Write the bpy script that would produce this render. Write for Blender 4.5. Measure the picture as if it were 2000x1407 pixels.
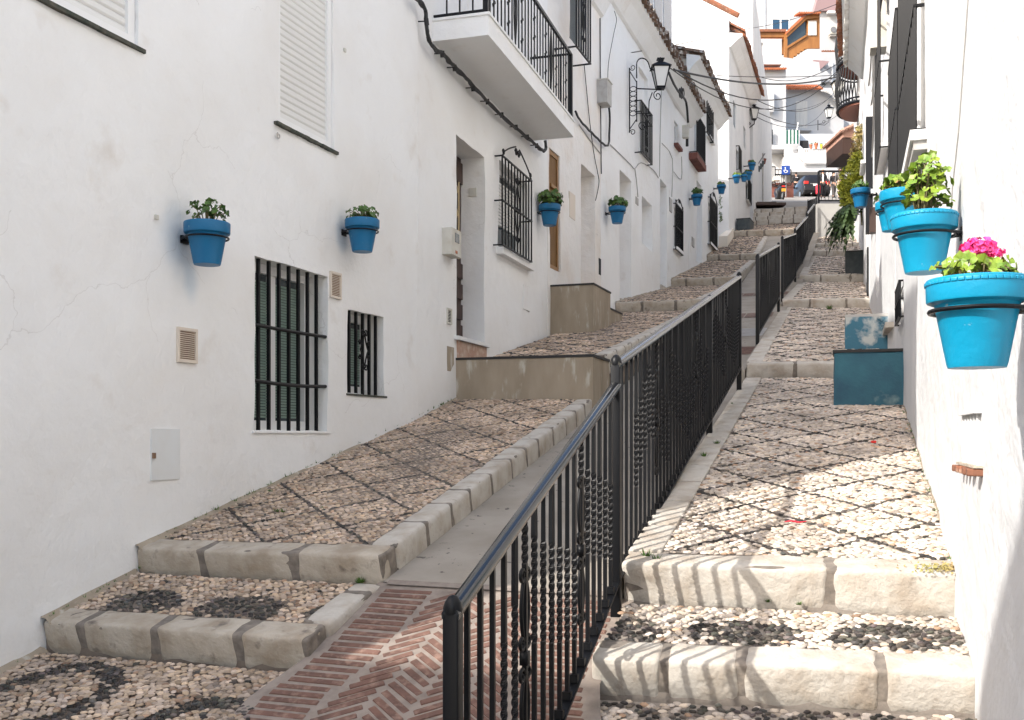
import bpy, math, random
import numpy as np
from mathutils import Vector, noise, Matrix
random.seed(7); np.random.seed(7)
R = math.radians
for o in list(bpy.data.objects): bpy.data.objects.remove(o)
SC = bpy.context.scene
COL = SC.collection

# ------------------------------------------------------------------ camera
FPX, CX, HY = 2000.0, 1000.0, 850.0           # focal length, centre and eye level, in photo pixels
cam_d = bpy.data.cameras.new('camera'); cam = bpy.data.objects.new('camera', cam_d); COL.objects.link(cam)
cam.location = (0, 0, 0); cam.rotation_euler = (R(90), 0, 0)
cam_d.sensor_width = 36; cam_d.lens = 36.0; cam_d.shift_y = (HY - 703.5) / 2000.0
cam_d.clip_start = 0.05; cam_d.clip_end = 1000
SC.camera = cam
SC.render.resolution_x = 1024; SC.render.resolution_y = 720

# ------------------------------------------------------------------ light
SUN_AZ, SUN_EL = 33.0, 35.0                   # direction the shadows run (from +X towards +Y) and height
dv = Vector((math.cos(R(SUN_AZ)) * math.cos(R(SUN_EL)), math.sin(R(SUN_AZ)) * math.cos(R(SUN_EL)), -math.sin(R(SUN_EL))))
ld = bpy.data.lights.new('sun', 'SUN'); ld.energy = 2.3; ld.angle = R(0.6); ld.color = (1.0, 0.955, 0.89)
sun = bpy.data.objects.new('sun', ld); COL.objects.link(sun)
sun.rotation_euler = dv.to_track_quat('-Z', 'Y').to_euler(); sun.location = (-20, -15, 25)
wd = bpy.data.worlds.new('World'); SC.world = wd; wd.use_nodes = True
nt = wd.node_tree; bg = nt.nodes['Background']; sky = nt.nodes.new('ShaderNodeTexSky')
sky.sky_type = 'NISHITA'; sky.sun_disc = False; sky.sun_elevation = R(SUN_EL)
sky.sun_rotation = math.atan2(-dv.x, -dv.y); sky.air_density = 1.0; sky.dust_density = 2.5; sky.ozone_density = 0.2
nt.links.new(sky.outputs[0], bg.inputs[0]); bg.inputs[1].default_value = 0.15
SC.view_settings.view_transform = 'Standard'; SC.view_settings.look = 'None'
SC.view_settings.exposure = 1.38; SC.view_settings.gamma = 1
try:
    SC.cycles.max_bounces = 8; SC.cycles.diffuse_bounces = 6
except Exception: pass

# ------------------------------------------------------------------ materials
def srgb(r, g, b):
    f = lambda c: ((c / 255.0 + 0.055) / 1.055) ** 2.4 if c > 10 else c / 3294.6
    return (f(r), f(g), f(b))
def mat(name, c1, rough=0.7, c2=None, ns=6.0, lo=.4, hi=.65, bump=0.0, bs=40.0, metal=0.0, coat=0, c3=None, ns3=1.0, lo3=.5, hi3=.75, bump2=0.0, bs2=8.0, stretch=None, spec=None, attr=None, emis=None, trans=0):
    m = bpy.data.materials.new(name); m.use_nodes = True
    t = m.node_tree; N = t.nodes; L = t.links; b = N['Principled BSDF']
    b.inputs['Roughness'].default_value = rough; b.inputs['Metallic'].default_value = metal
    if spec is not None: b.inputs['Specular IOR Level'].default_value = spec
    if coat: b.inputs['Coat Weight'].default_value = coat; b.inputs['Coat Roughness'].default_value = .12
    if trans: b.inputs['Transmission Weight'].default_value = trans
    geo = N.new('ShaderNodeNewGeometry'); vec = geo.outputs['Position']
    if stretch:
        mp = N.new('ShaderNodeMapping'); mp.inputs['Scale'].default_value = stretch; L.new(vec, mp.inputs[0]); vec = mp.outputs[0]
    def noi(s, d=5, r=.55):
        n = N.new('ShaderNodeTexNoise'); n.inputs['Scale'].default_value = s; n.inputs['Detail'].default_value = d
        n.inputs['Roughness'].default_value = r; L.new(vec, n.inputs['Vector']); return n
    def mixc(a, bcol, s, lo_, hi_):
        n = noi(s); rp = N.new('ShaderNodeMapRange'); rp.inputs[1].default_value = lo_; rp.inputs[2].default_value = hi_
        L.new(n.outputs['Fac'], rp.inputs[0])
        mx = N.new('ShaderNodeMix'); mx.data_type = 'RGBA'; L.new(rp.outputs[0], mx.inputs[0])
        if isinstance(a, tuple): mx.inputs[6].default_value = (*a, 1)
        else: L.new(a, mx.inputs[6])
        if isinstance(bcol, tuple): mx.inputs[7].default_value = (*bcol, 1)
        else: L.new(bcol, mx.inputs[7])
        return mx.outputs[2]
    src = c1
    if attr:
        at = N.new('ShaderNodeAttribute'); at.attribute_name = attr; src = at.outputs['Color']
    if c2 is not None: src = mixc(src, c2, ns, lo, hi)
    if c3 is not None: src = mixc(src, c3, ns3, lo3, hi3)
    if isinstance(src, tuple): b.inputs['Base Color'].default_value = (*src, 1)
    else: L.new(src, b.inputs['Base Color'])
    prev = None
    for s, st in ((bs2, bump2), (bs, bump)):
        if st:
            n = noi(s, 4); bp = N.new('ShaderNodeBump'); bp.inputs['Strength'].default_value = min(1, st); bp.inputs['Distance'].default_value = 0.35 / s if s > 1 else .2
            L.new(n.outputs['Fac'], bp.inputs['Height'])
            if prev: L.new(prev, bp.inputs['Normal'])
            prev = bp.outputs[0]
    if prev: L.new(prev, b.inputs['Normal'])
    if emis: b.inputs['Emission Color'].default_value = (*emis[:3], 1); b.inputs['Emission Strength'].default_value = emis[3]
    return m
M = {}
M['plaster'] = mat('white_limewash', (.80, .80, .79), .85, (.74, .72, .69), 1.1, .45, .8, bump=.18, bs=60, bump2=.25, bs2=7, c3=(.66, .62, .57), ns3=3.3, lo3=.62, hi3=.84)
M['plaster_cream'] = mat('cream_limewash', (.78, .755, .72), .85, (.70, .62, .54), 1.6, .45, .8, bump=.35, bs=60, bump2=.45, bs2=7)
M['plaster_blue'] = mat('bluish_limewash', (.60, .64, .68), .85, (.72, .73, .74), 5, .35, .7, bump=.5, bs=50)
M['plaster_sun'] = mat('bright_limewash', (.63, .635, .64), .85, (.54, .55, .56), 1.4, .45, .8, bump=.25, bs=50, bump2=.4, bs2=6)
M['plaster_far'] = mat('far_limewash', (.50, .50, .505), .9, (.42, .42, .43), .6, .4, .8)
M['plaster_shade_grey'] = mat('shade_grey_plaster', (.40, .395, .38), .9, (.33, .325, .31), 1.5, .4, .7, bump=.2, bs=30)  # greyer plaster, the retaining wall's shade is put into the colour
M['plaster_beige'] = mat('beige_render', (.62, .56, .47), .9, (.7, .66, .6), .8, .4, .8)
M['concrete'] = mat('stoop_concrete', (.36, .30, .225), .9, (.26, .21, .15), 2.2, .35, .7, bump=.3, bs=70, c3=(.50, .47, .40), ns3=5, lo3=.58, hi3=.72, stretch=(2.5, 2.5, .7))
M['ramp'] = mat('ramp_concrete', (.33, .295, .25), .92, (.25, .22, .18), 3, .35, .7, bump=.6, bs=140, c3=(.10, .085, .075), ns3=17, lo3=.66, hi3=.70)
M['road'] = mat('road_concrete', (.27, .255, .235), .92, (.20, .185, .165), .6, .35, .7, bump=.3, bs=40)
M['mortar'] = mat('cobble_mortar', (.20, .16, .125), .95, (.13, .10, .08), 9, .4, .7, bump=.6, bs=90)
M['mortar_light'] = mat('pale_mortar', (.27, .235, .20), .95, (.17, .14, .115), 7, .45, .75, bump=.6, bs=90)
M['pebble'] = mat('pebble_stone', (.5, .5, .5), .72, attr='Col', bump=.25, bs=150)
M['stone'] = mat('kerb_limestone', (.50, .465, .41), .8, (.36, .30, .235), 7, .42, .72, bump=.5, bs=55, c3=(.28, .235, .19), ns3=13, lo3=.62, hi3=.8, bump2=.5, bs2=14)
M['stone_dark'] = mat('old_limestone', (.47, .415, .34), .8, (.33, .27, .20), 7, .40, .68, bump=.5, bs=55, c3=(.13, .105, .085), ns3=12, lo3=.6, hi3=.78, bump2=.5, bs2=14)
M['joint'] = mat('dark_joint_mortar', (.15, .13, .11), .95, (.27, .23, .19), 20, .4, .7, bump=.5, bs=70)
M['brick'] = mat('paving_brick', (.175, .092, .068), .9, (.10, .056, .043), 11, .35, .7, bump=.5, bs=90, c3=(.30, .19, .145), ns3=25, lo3=.5, hi3=.75)
M['brick_mortar'] = mat('brick_mortar', (.28, .235, .20), .95, (.19, .155, .13), 12, .4, .7, bump=.6, bs=120)
M['iron'] = mat('black_iron_paint', (.005, .0055, .007), .42, spec=.22, bump=.12, bs=120)
M['iron_gloss'] = mat('glossy_handrail_paint', (.006, .007, .009), .16, spec=.45, coat=.25)
M['iron_dull'] = mat('weathered_black_iron', (.008, .009, .012), .55, spec=.2, bump=.2, bs=90)
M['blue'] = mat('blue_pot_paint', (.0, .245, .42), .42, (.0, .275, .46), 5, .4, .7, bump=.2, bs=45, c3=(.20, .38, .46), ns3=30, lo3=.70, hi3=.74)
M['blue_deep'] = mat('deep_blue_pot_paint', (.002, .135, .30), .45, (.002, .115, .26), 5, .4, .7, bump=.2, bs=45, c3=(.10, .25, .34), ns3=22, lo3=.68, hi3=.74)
M['blue_tint'] = mat('pale_blue_tint', (.30, .42, .52), .9)
M['soil'] = mat('potting_soil', (.05, .035, .025), .95, bump=.6, bs=60)
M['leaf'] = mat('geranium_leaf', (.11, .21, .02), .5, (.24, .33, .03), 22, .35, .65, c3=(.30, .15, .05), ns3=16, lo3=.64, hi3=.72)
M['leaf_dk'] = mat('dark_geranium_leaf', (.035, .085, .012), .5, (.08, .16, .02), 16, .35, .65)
M['leaf_yel'] = mat('yellow_climber_leaf', (.36, .36, .03), .6, (.22, .26, .03), 9, .35, .65)
M['leaf_dry'] = mat('dry_leaf', (.34, .23, .10), .7, (.30, .27, .08), 9, .35, .65)
M['fern'] = mat('fern_leaf', (.016, .042, .008), .6, (.045, .08, .012), 9, .35, .65)
M['grass'] = mat('weed_leaf', (.06, .13, .015), .7)
M['pink'] = mat('pink_petal', (.80, .02, .22), .5, (.9, .10, .35), 30, .4, .7)
M['red'] = mat('red_petal', (.55, .02, .02), .5)
M['stem'] = mat('plant_stem', (.14, .12, .05), .7)
M['white_pvc'] = mat('white_window_frame', (.78, .78, .77), .35)
M['shutter'] = mat('cream_shutter', (.72, .715, .69), .5, bump=0)
M['sill_dark'] = mat('mossy_sill', (.035, .045, .035), .9, (.10, .09, .07), 20, .4, .7)
M['green_blind'] = mat('green_blind', (.17, .25, .21), .5, (.22, .30, .25), 5, .4, .7)
M['glass'] = mat('window_glass', (.03, .045, .05), .08, spec=.8)
M['glass_blue'] = mat('blue_window_glass', (.02, .06, .11), .1, spec=.8)
M['dark'] = mat('dark_interior', (.02, .02, .022), .9)
M['wood_dark'] = mat('dark_carved_wood', (.05, .025, .018), .5, bump=.2, bs=30, stretch=(1, 1, .2))
M['wood_tan'] = mat('varnished_tan_wood', (.27, .14, .045), .5, (.20, .095, .03), 12, .4, .7, stretch=(1, 1, .15))
M['wood_orange'] = mat('orange_timber', (.31, .13, .032), .55, (.22, .085, .02), 2, .4, .7, stretch=(1, 1, .3))
M['gold'] = mat('cream_door_iron', (.58, .45, .26), .45)
M['marble'] = mat('pink_marble', (.50, .34, .26), .45, (.40, .22, .15), 9, .4, .7, c3=(.62, .52, .44), ns3=14, lo3=.5, hi3=.7)
M['vent_brown'] = mat('brown_vent', (.20, .12, .07), .6)
M['vent_frame'] = mat('beige_vent_frame', (.66, .58, .49), .6)
M['meter'] = mat('meter_cabinet', (.58, .56, .50), .6, (.50, .47, .40), 9, .4, .7)
M['grey_box'] = mat('grey_box_plastic', (.42, .41, .39), .6, (.30, .27, .24), 8, .45, .75)
M['utility'] = mat('painted_utility_door', (.70, .72, .72), .5, (.66, .66, .64), 4, .4, .7)
M['tile'] = mat('roof_tile', (.30, .105, .05), .9, (.17, .08, .05), 6, .35, .65, c3=(.45, .35, .27), ns3=10, lo3=.58, hi3=.75, bump=.3, bs=40)
M['tile_old'] = mat('old_roof_tile', (.20, .115, .075), .95, (.11, .075, .055), 6, .35, .65, c3=(.6, .56, .5), ns3=8, lo3=.5, hi3=.66, bump=.3, bs=40)
M['tile_white'] = mat('limewashed_tile', (.72, .71, .69), .9, (.4, .33, .28), 9, .5, .75)
M['tile_bright'] = mat('orange_roof_tile', (.50, .16, .06), .85, (.36, .11, .05), 6, .35, .65)
M['teal_old'] = mat('worn_blue_paint', (.04, .155, .20), .8, (.025, .085, .13), 3, .35, .7, bump=.4, bs=40, c3=(.22, .31, .31), ns3=5, lo3=.58, hi3=.74)
M['teal_peel'] = mat('peeling_blue_paint', (.045, .15, .22), .85, (.44, .47, .46), 3.2, .52, .60, bump=.3, bs=40, c3=(.02, .08, .12), ns3=5, lo3=.62, hi3=.68)
M['black_edge'] = mat('black_edge_trim', (.018, .017, .017), .6)
M['cable'] = mat('black_cable', (.012, .012, .013), .55)
M['cable_grey'] = mat('grey_cable', (.40, .39, .37), .7)
M['lamp_glass'] = mat('lantern_glass', (.62, .62, .60), .15, spec=.6)
M['car'] = mat('dark_car_paint', (.012, .012, .015), .35, coat=.2, spec=.3)
M['tile_pink'] = mat('pale_pink_tile', (.50, .30, .23), .85, (.36, .19, .14), 8, .4, .7)
M['car_glass'] = mat('car_glass', (.02, .05, .06), .08, spec=.9)
M['rubber'] = mat('tyre_rubber', (.015, .015, .015), .85)
M['chrome'] = mat('chrome', (.6, .6, .6), .2, metal=1)
M['redlight'] = mat('tail_light', (.6, .02, .015), .3)
M['plate'] = mat('number_plate', (.72, .74, .76), .5)
M['plate_y'] = mat('yellow_plate', (.60, .28, .02), .5)
M['skin'] = mat('skin', (.50, .29, .20), .6)
M['hair_dk'] = mat('dark_hair', (.02, .015, .012), .7)
M['hair_bl'] = mat('fair_hair', (.42, .24, .12), .7)
M['cloth_blk'] = mat('black_cloth', (.010, .010, .013), .85)
M['cloth_wht'] = mat('white_cloth', (.70, .70, .70), .85)
M['cloth_gry'] = mat('grey_cloth', (.10, .09, .09), .85)
M['cloth_bge'] = mat('beige_cloth', (.34, .27, .20), .85)
M['red_plastic'] = mat('red_plastic', (.55, .01, .03), .4)
M['blue_sign'] = mat('blue_sign', (.01, .05, .26), .4)
M['sign_white'] = mat('sign_white', (.75, .75, .75), .5)
M['flag_green'] = mat('green_stripe', (.0, .085, .055), .8)
M['flag_white'] = mat('pale_stripe', (.70, .70, .68), .8)
M['garage'] = mat('grey_garage_door', (.17, .17, .18), .6)
M['brickred'] = mat('dark_red_brick', (.20, .075, .055), .9, (.13, .05, .04), 7, .4, .7)
M['planter'] = mat('dark_grey_planter', (.045, .055, .06), .7, (.07, .08, .08), 12, .4, .7)
M['terracotta'] = mat('terracotta', (.42, .14, .07), .8)
M['pot_yel'] = mat('yellow_pot_paint', (.55, .50, .05), .6)
M['roof_mauve'] = mat('mauve_sheet_roof', (.30, .20, .20), .6)
M['ground'] = mat('hillside_earth', (.22, .19, .15), .95, (.15, .13, .10), .5, .4, .7)
M['wood_brown'] = mat('brown_balcony_wood', (.19, .06, .035), .6)
M['curtain'] = mat('pale_curtain', (.66, .63, .58), .8, (.5, .48, .45), 4, .4, .7, stretch=(6, 6, .3))
M['num_blue'] = mat('house_number_ink', (.06, .14, .40), .5)

def add_cracks_and_tint(m, cracks=.9, tints=(), tint_col=(.10, .30, .48)):
    # hairline cracks, and soft blue tints on the wall beside pots, each (point, radius)
    t = m.node_tree; N = t.nodes; L = t.links; b = N['Principled BSDF']; src = b.inputs['Base Color'].links[0].from_socket; geo = N.new('ShaderNodeNewGeometry')
    def math_(op, a, bb=None):
        n = N.new('ShaderNodeMath'); n.operation = op
        for i, v in enumerate((a, bb)):
            if v is None: continue
            if isinstance(v, (int, float)): n.inputs[i].default_value = v
            else: L.new(v, n.inputs[i])
        return n.outputs[0]
    nz = N.new('ShaderNodeTexNoise'); nz.inputs['Scale'].default_value = 3.5; nz.inputs['Detail'].default_value = 5; L.new(geo.outputs['Position'], nz.inputs[0])
    mx = N.new('ShaderNodeVectorMath'); mx.operation = 'MULTIPLY_ADD'; L.new(nz.outputs['Color'], mx.inputs[0]); mx.inputs[1].default_value = (.35, .35, .35); L.new(geo.outputs['Position'], mx.inputs[2])
    vo = N.new('ShaderNodeTexVoronoi'); vo.feature = 'DISTANCE_TO_EDGE'; vo.inputs['Scale'].default_value = .85; L.new(mx.outputs[0], vo.inputs['Vector'])
    c = math_('LESS_THAN', vo.outputs['Distance'], .0019); n2 = N.new('ShaderNodeTexNoise'); n2.inputs['Scale'].default_value = .9; L.new(geo.outputs['Position'], n2.inputs[0])
    c = math_('MULTIPLY', c, math_('GREATER_THAN', n2.outputs['Fac'], .54)); c = math_('MULTIPLY', c, cracks * .22)
    m1 = N.new('ShaderNodeMix'); m1.data_type = 'RGBA'; L.new(c, m1.inputs[0]); L.new(src, m1.inputs[6]); m1.inputs[7].default_value = (.33, .30, .27, 1); out = m1.outputs[2]
    for p, r in tints:
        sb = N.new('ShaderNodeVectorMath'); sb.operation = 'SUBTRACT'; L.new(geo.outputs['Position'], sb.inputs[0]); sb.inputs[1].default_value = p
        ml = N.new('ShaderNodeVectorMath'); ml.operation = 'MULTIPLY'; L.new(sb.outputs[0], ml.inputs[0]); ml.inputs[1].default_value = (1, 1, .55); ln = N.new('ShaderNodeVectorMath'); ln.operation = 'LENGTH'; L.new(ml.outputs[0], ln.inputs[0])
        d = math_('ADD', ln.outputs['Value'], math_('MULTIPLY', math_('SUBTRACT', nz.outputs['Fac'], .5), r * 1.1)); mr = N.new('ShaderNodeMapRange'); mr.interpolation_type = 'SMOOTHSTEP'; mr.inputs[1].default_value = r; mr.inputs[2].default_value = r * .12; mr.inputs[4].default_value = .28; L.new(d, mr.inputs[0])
        m2 = N.new('ShaderNodeMix'); m2.data_type = 'RGBA'; L.new(mr.outputs[0], m2.inputs[0]); L.new(out, m2.inputs[6]); m2.inputs[7].default_value = (*tint_col, 1); out = m2.outputs[2]
    L.new(out, b.inputs['Base Color'])
# ------------------------------------------------------------------ builders
def wloc(o):
    v = Vector((0, 0, 0))
    while o: v += o.location; o = o.parent
    return v
def tag(o, label=None, cat=None, group=None, kind=None):
    if label: o['label'] = label
    if cat: o['category'] = cat
    if group: o['group'] = group
    if kind: o['kind'] = kind
    return o
def empty(name, loc, label=None, cat=None, group=None):
    o = bpy.data.objects.new(name, None); o.location = loc; o.empty_display_size = .2; COL.objects.link(o)
    return tag(o, label, cat, group)
class MB:
    def __init__(s): s.v = []; s.f = []
    def add(s, vs, fs):
        b = len(s.v); s.v += [tuple(p) for p in vs]; s.f += [tuple(i + b for i in f) for f in fs]
    def hexa(s, p):      # 8 corners: bottom 4 ccw, top 4 ccw
        s.add(p, [(3, 2, 1, 0), (4, 5, 6, 7), (0, 1, 5, 4), (1, 2, 6, 5), (2, 3, 7, 6), (3, 0, 4, 7)])
    def box(s, x0, x1, y0, y1, z0, z1):
        s.hexa([(x0, y0, z0), (x1, y0, z0), (x1, y1, z0), (x0, y1, z0), (x0, y0, z1), (x1, y0, z1), (x1, y1, z1), (x0, y1, z1)])
    def tube(s, pts, r, n=8, closed=False, rs=None):
        pts = [Vector(p) for p in pts]; k = len(pts); rings = []
        up = Vector((0, 0, 1)); prevx = None
        for i, p in enumerate(pts):
            a = pts[(i - 1) % k] if (i > 0 or closed) else p; b = pts[(i + 1) % k] if (i < k - 1 or closed) else p
            d = (b - a).normalized() if (b - a).length > 1e-9 else up
            x = prevx if prevx is not None else (d.cross(up) if abs(d.z) < .95 else d.cross(Vector((1, 0, 0))))
            x = (x - d * x.dot(d))
            if x.length < 1e-6: x = d.orthogonal()
            x.normalize(); y = d.cross(x); prevx = x; rr = rs[i] if rs else r
            rings.append([p + (x * math.cos(t) + y * math.sin(t)) * rr for t in (2 * math.pi * j / n for j in range(n))])
        vs = [q for ring in rings for q in ring]; fs = []
        m = k if closed else k - 1
        for i in range(m):
            for j in range(n):
                a = i * n + j; b = i * n + (j + 1) % n; c = ((i + 1) % k) * n + (j + 1) % n; d = ((i + 1) % k) * n + j
                fs.append((a, b, c, d))
        if not closed: fs.append(tuple(range(n))[::-1]); fs.append(tuple((k - 1) * n + j for j in range(n)))
        s.add(vs, fs)
    def lathe(s, prof, c=(0, 0, 0), n=24, cap=True):
        vs = []; fs = []; k = len(prof)
        for r, z in prof:
            for j in range(n):
                t = 2 * math.pi * j / n; vs.append((c[0] + r * math.cos(t), c[1] + r * math.sin(t), c[2] + z))
        for i in range(k - 1):
            for j in range(n):
                fs.append((i * n + j, i * n + (j + 1) % n, (i + 1) * n + (j + 1) % n, (i + 1) * n + j))
        if cap: fs.append(tuple(range(n))[::-1]); fs.append(tuple((k - 1) * n + j for j in range(n)))
        s.add(vs, fs)
    def stone(s, o, ux, uy, uz, b=.015, n=4, amp=.004, seed=0.0):
        """rounded irregular block: centre o, half-extent vectors"""
        U = [Vector(ux), Vector(uy), Vector(uz)]; H = [u.length for u in U]; E = [u.normalized() for u in U]; o = Vector(o)
        bb = min(b, min(H) * .9); key = {}; vs = []; fs = []
        def ax(h):
            m = max(1, min(n, int(h * 2 / .05)));  inner = [-(h - bb) + 2 * (h - bb) * i / m for i in range(m + 1)]
            return [-h, -h + bb * .4] + inner + [h - bb * .4, h]
        A = [ax(h) for h in H]
        def vid(p):
            k = tuple(round(c, 5) for c in p)
            if k not in key:
                inn = [max(-(H[i] - bb), min(H[i] - bb, p[i])) for i in range(3)]; d = [p[i] - inn[i] for i in range(3)]
                l = math.sqrt(sum(c * c for c in d)); q = [inn[i] + d[i] / l * bb for i in range(3)] if l > 1e-9 else p
                w = o + E[0] * q[0] + E[1] * q[1] + E[2] * q[2]
                w += noise.noise_vector(w * 9 + Vector((seed, seed, 0))) * amp + noise.noise_vector(w * 30) * amp * .4
                key[k] = len(vs); vs.append(w)
            return key[k]
        for a in range(3):
            b1, c1 = (a + 1) % 3, (a + 2) % 3
            for sg in (-1, 1):
                for i in range(len(A[b1]) - 1):
                    for j in range(len(A[c1]) - 1):
                        q = []
                        for (u, v) in ((i, j), (i + 1, j), (i + 1, j + 1), (i, j + 1)):
                            p = [0, 0, 0]; p[a] = sg * H[a]; p[b1] = A[b1][u]; p[c1] = A[c1][v]; q.append(vid(p))
                        fs.append(tuple(q if sg > 0 else q[::-1]))
        # keep outward winding whatever the handedness of the axes
        if E[0].cross(E[1]).dot(E[2]) < 0: fs = [f[::-1] for f in fs]
        s.add(vs, fs)
    def build(s, name, m, parent=None, smooth=False, label=None, cat=None, group=None, kind=None, mats=None, midx=None):
        me = bpy.data.meshes.new(name); off = wloc(parent) if parent else Vector((0, 0, 0))
        me.from_pydata([(p[0] - off.x, p[1] - off.y, p[2] - off.z) for p in s.v], [], s.f)
        me.materials.append(M[m] if isinstance(m, str) else m)
        if mats:
            for q in mats: me.materials.append(M[q])
            me.polygons.foreach_set('material_index', midx)
        if smooth: me.polygons.foreach_set('use_smooth', [True] * len(me.polygons))
        me.update(); o = bpy.data.objects.new(name, me); COL.objects.link(o)
        if parent: o.parent = parent
        return tag(o, label, cat, group, kind)
def autosmooth(o, ang=40):
    me = o.data; me.polygons.foreach_set('use_smooth', [True] * len(me.polygons))
    try: me.set_sharp_from_angle(angle=R(ang))
    except Exception: pass
    return o
def copy_tree(o, parent=None):
    c = o.copy(); COL.objects.link(c); c.parent = parent
    for ch in [x for x in bpy.data.objects if x.parent == o]: copy_tree(ch, c)
    return c
def tz(px, py): return (px - CX) / FPX, (HY - py) / FPX
def at(px, py, Y): t, z = tz(px, py); return Vector((t * Y, Y, z * Y))

class Wall:
    """vertical plane; s runs away from the camera along the street, z is height, off is out into the street"""
    def __init__(w, p0, p1, side):
        w.p = Vector((p0[0], p0[1], 0)); w.d = Vector((p1[0] - p0[0], p1[1] - p0[1], 0)); w.len = w.d.length; w.d.normalize()
        w.n = Vector((w.d.y, -w.d.x, 0)) * side; w.side = side
    def P(w, s, z, off=0): q = w.p + w.d * s + w.n * off; return Vector((q.x, q.y, z))
    def s(w, px, off=0):
        t = (px - CX) / FPX; q = w.p + w.n * off
        return (q.x - t * q.y) / (t * w.d.y - w.d.x)
    def hit(w, px, py, off=0):
        s = w.s(px, off); y = (w.p + w.d * s + w.n * off).y; return s, (HY - py) / FPX * y
    def rect(w, xl, xr, yt, yb, off=0):
        s0, z1 = w.hit(xl, yt, off); _, z0 = w.hit(xl, yb, off); s1 = w.s(xr, off); return min(s0, s1), max(s0, s1), z0, z1
    def box(w, mb, s0, s1, z0, z1, o0, o1):
        P = w.P
        mb.hexa([P(s0, z0, o1), P(s1, z0, o1), P(s1, z0, o0), P(s0, z0, o0), P(s0, z1, o1), P(s1, z1, o1), P(s1, z1, o0), P(s0, z1, o0)]) if w.side < 0 else \
        mb.hexa([P(s0, z0, o0), P(s1, z0, o0), P(s1, z0, o1), P(s0, z0, o1), P(s0, z1, o0), P(s1, z1, o0), P(s1, z1, o1), P(s0, z1, o1)])
    def poly(w, mb, pts, o0, o1):       # pts (s,z) outline, extruded from o0 to o1
        n = len(pts); vs = [w.P(a, b, o1) for a, b in pts] + [w.P(a, b, o0) for a, b in pts]
        mb.add(vs, [tuple(range(n)), tuple(range(2 * n - 1, n - 1, -1))] + [(i, i + n, (i + 1) % n + n, (i + 1) % n) for i in range(n)])

def facade(W, s0, s1, zb, zt, ops, parent, m='plaster', step=.2, amp=.012, depth=5.0, reveal_mats=None, top=True):
    """front wall with real recesses, sides, back and top, one mesh"""
    mb = MB(); S = sorted({round(s0, 4), round(s1, 4)} | {round(v, 4) for o in ops for v in (o[0], o[1]) if s0 < v < s1})
    Z = sorted({round(zb, 4), round(zt, 4)} | {round(v, 4) for o in ops for v in (o[2], o[3]) if zb < v < zt})
    def sub(A):
        out = []
        for a, b in zip(A, A[1:]):
            n = max(1, int(round((b - a) / step))); out += [a + (b - a) * i / n for i in range(n)]
        return out + [A[-1]]
    S = sub(S); Z = sub(Z); key = {}; vs = []; fs = []
    def off(s, z):
        p = Vector((s * 1.1 + W.p.x, z * 1.1, 3)); q = Vector((s * 5, z * 5, 9 + W.p.y))
        return amp * noise.noise(p) + amp * .35 * noise.noise(q)
    def V(i, j):
        if (i, j) not in key:
            s, z = S[i], Z[j]; q = Vector((s * 6 + 2, z * 6, W.p.y))
            ds = amp * .6 * noise.noise(q); dz = amp * .6 * noise.noise(q + Vector((9, 4, 2)))
            if i in (0, len(S) - 1): ds = 0
            key[(i, j)] = len(vs); vs.append(W.P(s + ds, z + dz, off(s, z)))
        return key[(i, j)]
    def isop(i, j):
        cs = (S[i] + S[i + 1]) / 2; cz = (Z[j] + Z[j + 1]) / 2
        for k, o in enumerate(ops):
            if o[0] < cs < o[1] and o[2] < cz < o[3]: return k
        return -1
    ns, nz = len(S) - 1, len(Z) - 1; G = [[isop(i, j) for j in range(nz)] for i in range(ns)]
    back = {}
    def B(i, j, k):
        if (i, j, k) not in back:
            v = vs[V(i, j)]; back[(i, j, k)] = len(vs); vs.append(v - W.n * ops[k][4])
        return back[(i, j, k)]
    for i in range(ns):
        for j in range(nz):
            k = G[i][j]
            if k < 0: fs.append((V(i, j), V(i + 1, j), V(i + 1, j + 1), V(i, j + 1)))
            else:
                fs.append((B(i, j, k), B(i + 1, j, k), B(i + 1, j + 1, k), B(i, j + 1, k)))
                for (a, b, c, d, ii, jj) in ((i, j, i, j + 1, i - 1, j), (i + 1, j + 1, i + 1, j, i + 1, j), (i, j + 1, i + 1, j + 1, i, j + 1), (i + 1, j, i, j, i, j - 1)):
                    if not (0 <= ii < ns and 0 <= jj < nz) or G[ii][jj] != k:
                        fs.append((V(a, b), V(c, d), B(c, d, k), B(a, b, k)))
    n = len(vs)
    vs += [W.P(s0, zb, -depth), W.P(s1, zb, -depth), W.P(s1, zt, -depth), W.P(s0, zt, -depth)]
    colL = [V(0, j) for j in range(nz + 1)]; colR = [V(ns, j) for j in range(nz + 1)]
    fs.append(tuple(colL) + (n + 3, n)); fs.append(tuple(colR)[::-1] + (n + 1, n + 2)); fs.append((n + 1, n, n + 3, n + 2))
    if top: fs.append(tuple(V(i, nz) for i in range(ns + 1)) + (n + 2, n + 3))
    if W.side < 0: fs = [f[::-1] for f in fs]
    mb.add(vs, fs); o = mb.build('wall', m, parent)
    return autosmooth(o, 35)

def spiral(c, e1, e2, r0, r1, turns, a0=0, n=18):
    return [Vector(c) + (Vector(e1) * math.cos(a) + Vector(e2) * math.sin(a)) * r for a, r in ((a0 + 2 * math.pi * turns * i / n, r0 + (r1 - r0) * i / n) for i in range(n + 1))]
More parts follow.
